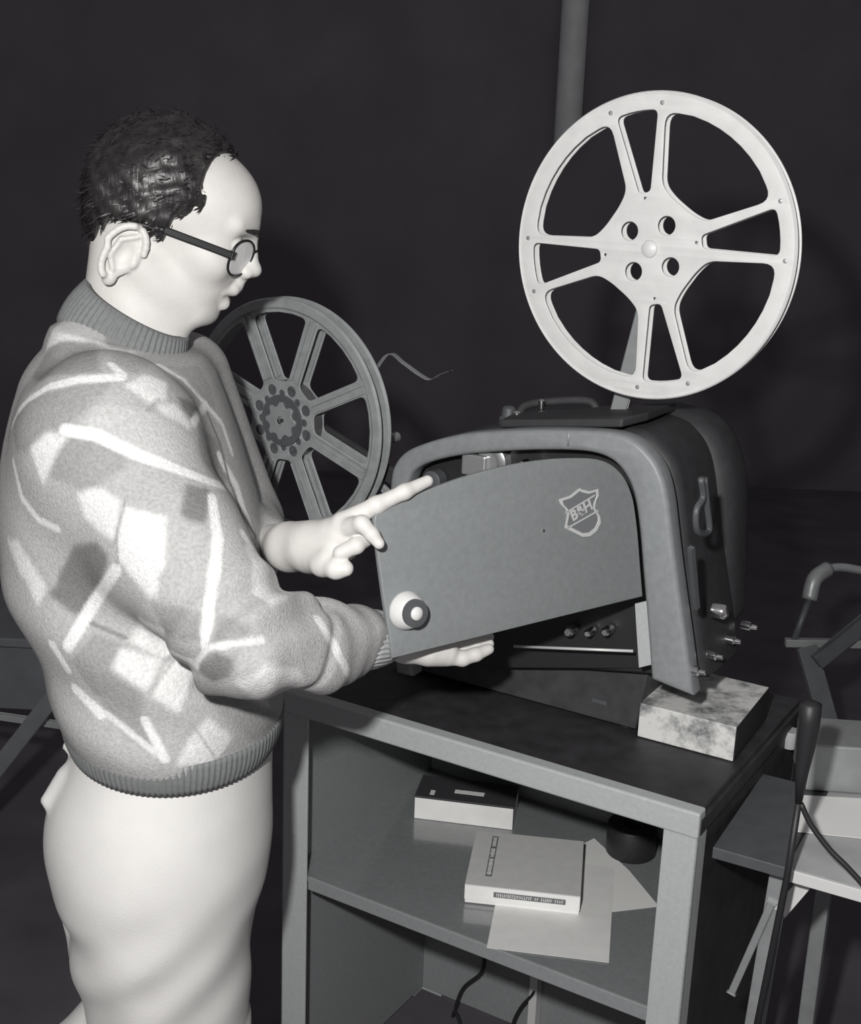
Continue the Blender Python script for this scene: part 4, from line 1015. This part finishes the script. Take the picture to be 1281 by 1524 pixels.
# collar: tilted ring, low at the front
cb = UY(192, 488, 1.672); ct = UY(206, 455, 1.675)
cax = (UY(268, 500, 1.665) - UY(118, 410, 1.665)); cax /= np.linalg.norm(cax); cay = Y - cax * (Y @ cax); cay /= np.linalg.norm(cay); cn = np.cross(cax, cay); cn = cn if cn[2] > 0 else -cn
cm = (UY(286, 508, 1.67) + UY(114, 416, 1.67)) / 2
rings = []
for t in np.linspace(0, 1, 7):
    s = .0 + math.sin(t * math.pi) * .004
    rings.append((cm + cn * (-.056 + .060 * t) + cax * (.006 - .004 * t), cax, cay, .084 - .012 * t + s, .082 - .011 * t + s))
rib_band('collar', rings, None, .008, 60, M['rib'], .0016)
# waistband follows the hem
rings = []
zt_, cx_, cy_, rx_, ry_ = T_rows[-1]
for t in np.linspace(0, 1, 7):
    s = math.sin(t * math.pi) * .003; zz_ = zt_ - .022 + .042 * t; rr_ = rx_ - .006 + .010 * t
    rings.append((np.array([cx_ - .002, cy_, zz_]), X + Z * -.06, Y, rr_ + s, ry_ - .006 + .010 * t + s))
rib_band('waistband', rings, None, .012, 120, M['rib'], .0010)
# cuff
d = WR - UD(530, 953, 1.555); d /= np.linalg.norm(d); a = np.cross(d, Y); a /= np.linalg.norm(a); b = np.cross(d, a); rings = []; WR = WR - d * .022
for t in np.linspace(0, 1, 6):
    s = math.sin(t * math.pi) * .002; rings.append((WR - d * .036 + d * .060 * t, a, b, .0370 - .006 * t + s, .0350 - .006 * t + s))
rib_band('cuff', rings, None, .004, 34, M['cuff'], .0013)

# shoes
for (c, dirv) in ((np.array([xb_ + .015, 1.54, 0]), np.array([1, .25, 0])), (np.array([BA[0], BA[1], 0]), np.array([.9, .45, 0]))):
    dirv = dirv / np.linalg.norm(dirv); sf = Field(c - np.array([.2, .2, .0]), c + np.array([.28, .28, .16]), .005)
    lat = np.cross(Z, dirv)
    sf.ell(c + dirv * .10 + Z * .035, (.10, .045, .038), (dirv, lat, Z), .02); sf.ell(c - dirv * .02 + Z * .04, (.065, .038, .045), (dirv, lat, Z), .02); sf.cap(c + Z * .04, c + Z * .09, .042, .045, .02)
    pchild('shoe', to_mesh([sf.mesh()]), M['shoe'])

# ---- spectacles
gl_ = thing('eyeglasses', 'dark-framed eyeglasses worn by the man', 'eyeglasses', HD(.115, 0, .03))
def lens_pts(s, n=40):
    out = []
    for k in range(n):
        t = 2 * math.pi * k / n; cx, sx = math.cos(t), math.sin(t); e = .72
        out.append(HD(.118 - .024 * abs(.5 + .5 * cx), s * (.034 + .025 * abs(cx) ** e * (1 if cx > 0 else -1)), .020 + .0235 * abs(sx) ** e * (1 if sx > 0 else -1)))
    return out
for s in (1, -1):
    P_ = lens_pts(s); bm = bmesh.new(); tube_bm(bm, P_ + [P_[0]], .0017, 8, False); link('rim', bm_mesh(bm), M['glassframe'], gl_, smooth=True)
    bm = bmesh.new(); vs = [bm.verts.new(V3(p)) for p in P_]; f = bm.faces.new(vs); r = bmesh.ops.extrude_face_region(bm, geom=[f])
    for v in r['geom']:
        if isinstance(v, bmesh.types.BMVert): v.co += V3(ha * -.0012)
    link('lens', bm_mesh(bm), M['lens'], gl_)
    bm = bmesh.new(); bar(bm, HD(.094, s * .0655, .022), HD(.010, s * .078, .019), .0062, .0028, hbv); bar(bm, HD(.010, s * .078, .019), HD(-.035, s * .0775, .010), .005, .0028, hbv)
    bar(bm, HD(.0965, s * .058, .022), HD(.0935, s * .0665, .022), .007, .003, ha); link('temple', bm_mesh(bm), M['glassframe'], gl_)
tube('bridge', spl([HD(.117, -.012, .030), HD(.121, 0, .034), HD(.117, .012, .030)], 4), .0017, M['glassframe'], gl_, 8)

# ------------------------------------------------------------------ light: camera flash and a little room light
ld = bpy.data.lights.new('camera_flash', 'POINT'); ld.energy = 138; ld.shadow_soft_size = .03; ld.color = (1, .99, .975)
lo = bpy.data.objects.new('camera_flash', ld); COL.objects.link(lo); lo.location = (-.16, .0, 1.81)
wd = bpy.data.worlds.new('room'); SC.world = wd; wd.use_nodes = True; bg = wd.node_tree.nodes['Background']; bg.inputs['Color'].default_value = (1, .97, 1, 1); bg.inputs['Strength'].default_value = .18

cd = bpy.data.cameras.new('camera'); co = bpy.data.objects.new('camera', cd); COL.objects.link(co)
cd.sensor_fit = 'VERTICAL'; cd.sensor_height = 24; cd.sensor_width = 24 * 1281 / 1524; cd.lens = 24 * F / 1524; cd.clip_start = .01
co.matrix_world = Matrix(((RGT[0], UPV[0], -FWD[0], 0), (RGT[1], UPV[1], -FWD[1], 0), (RGT[2], UPV[2], -FWD[2], CH), (0, 0, 0, 1)))
SC.camera = co
SC.view_settings.view_transform = 'Standard'; SC.view_settings.look = 'None'; SC.view_settings.gamma = 1; SC.view_settings.exposure = 0; SC.view_settings.use_curve_mapping = False
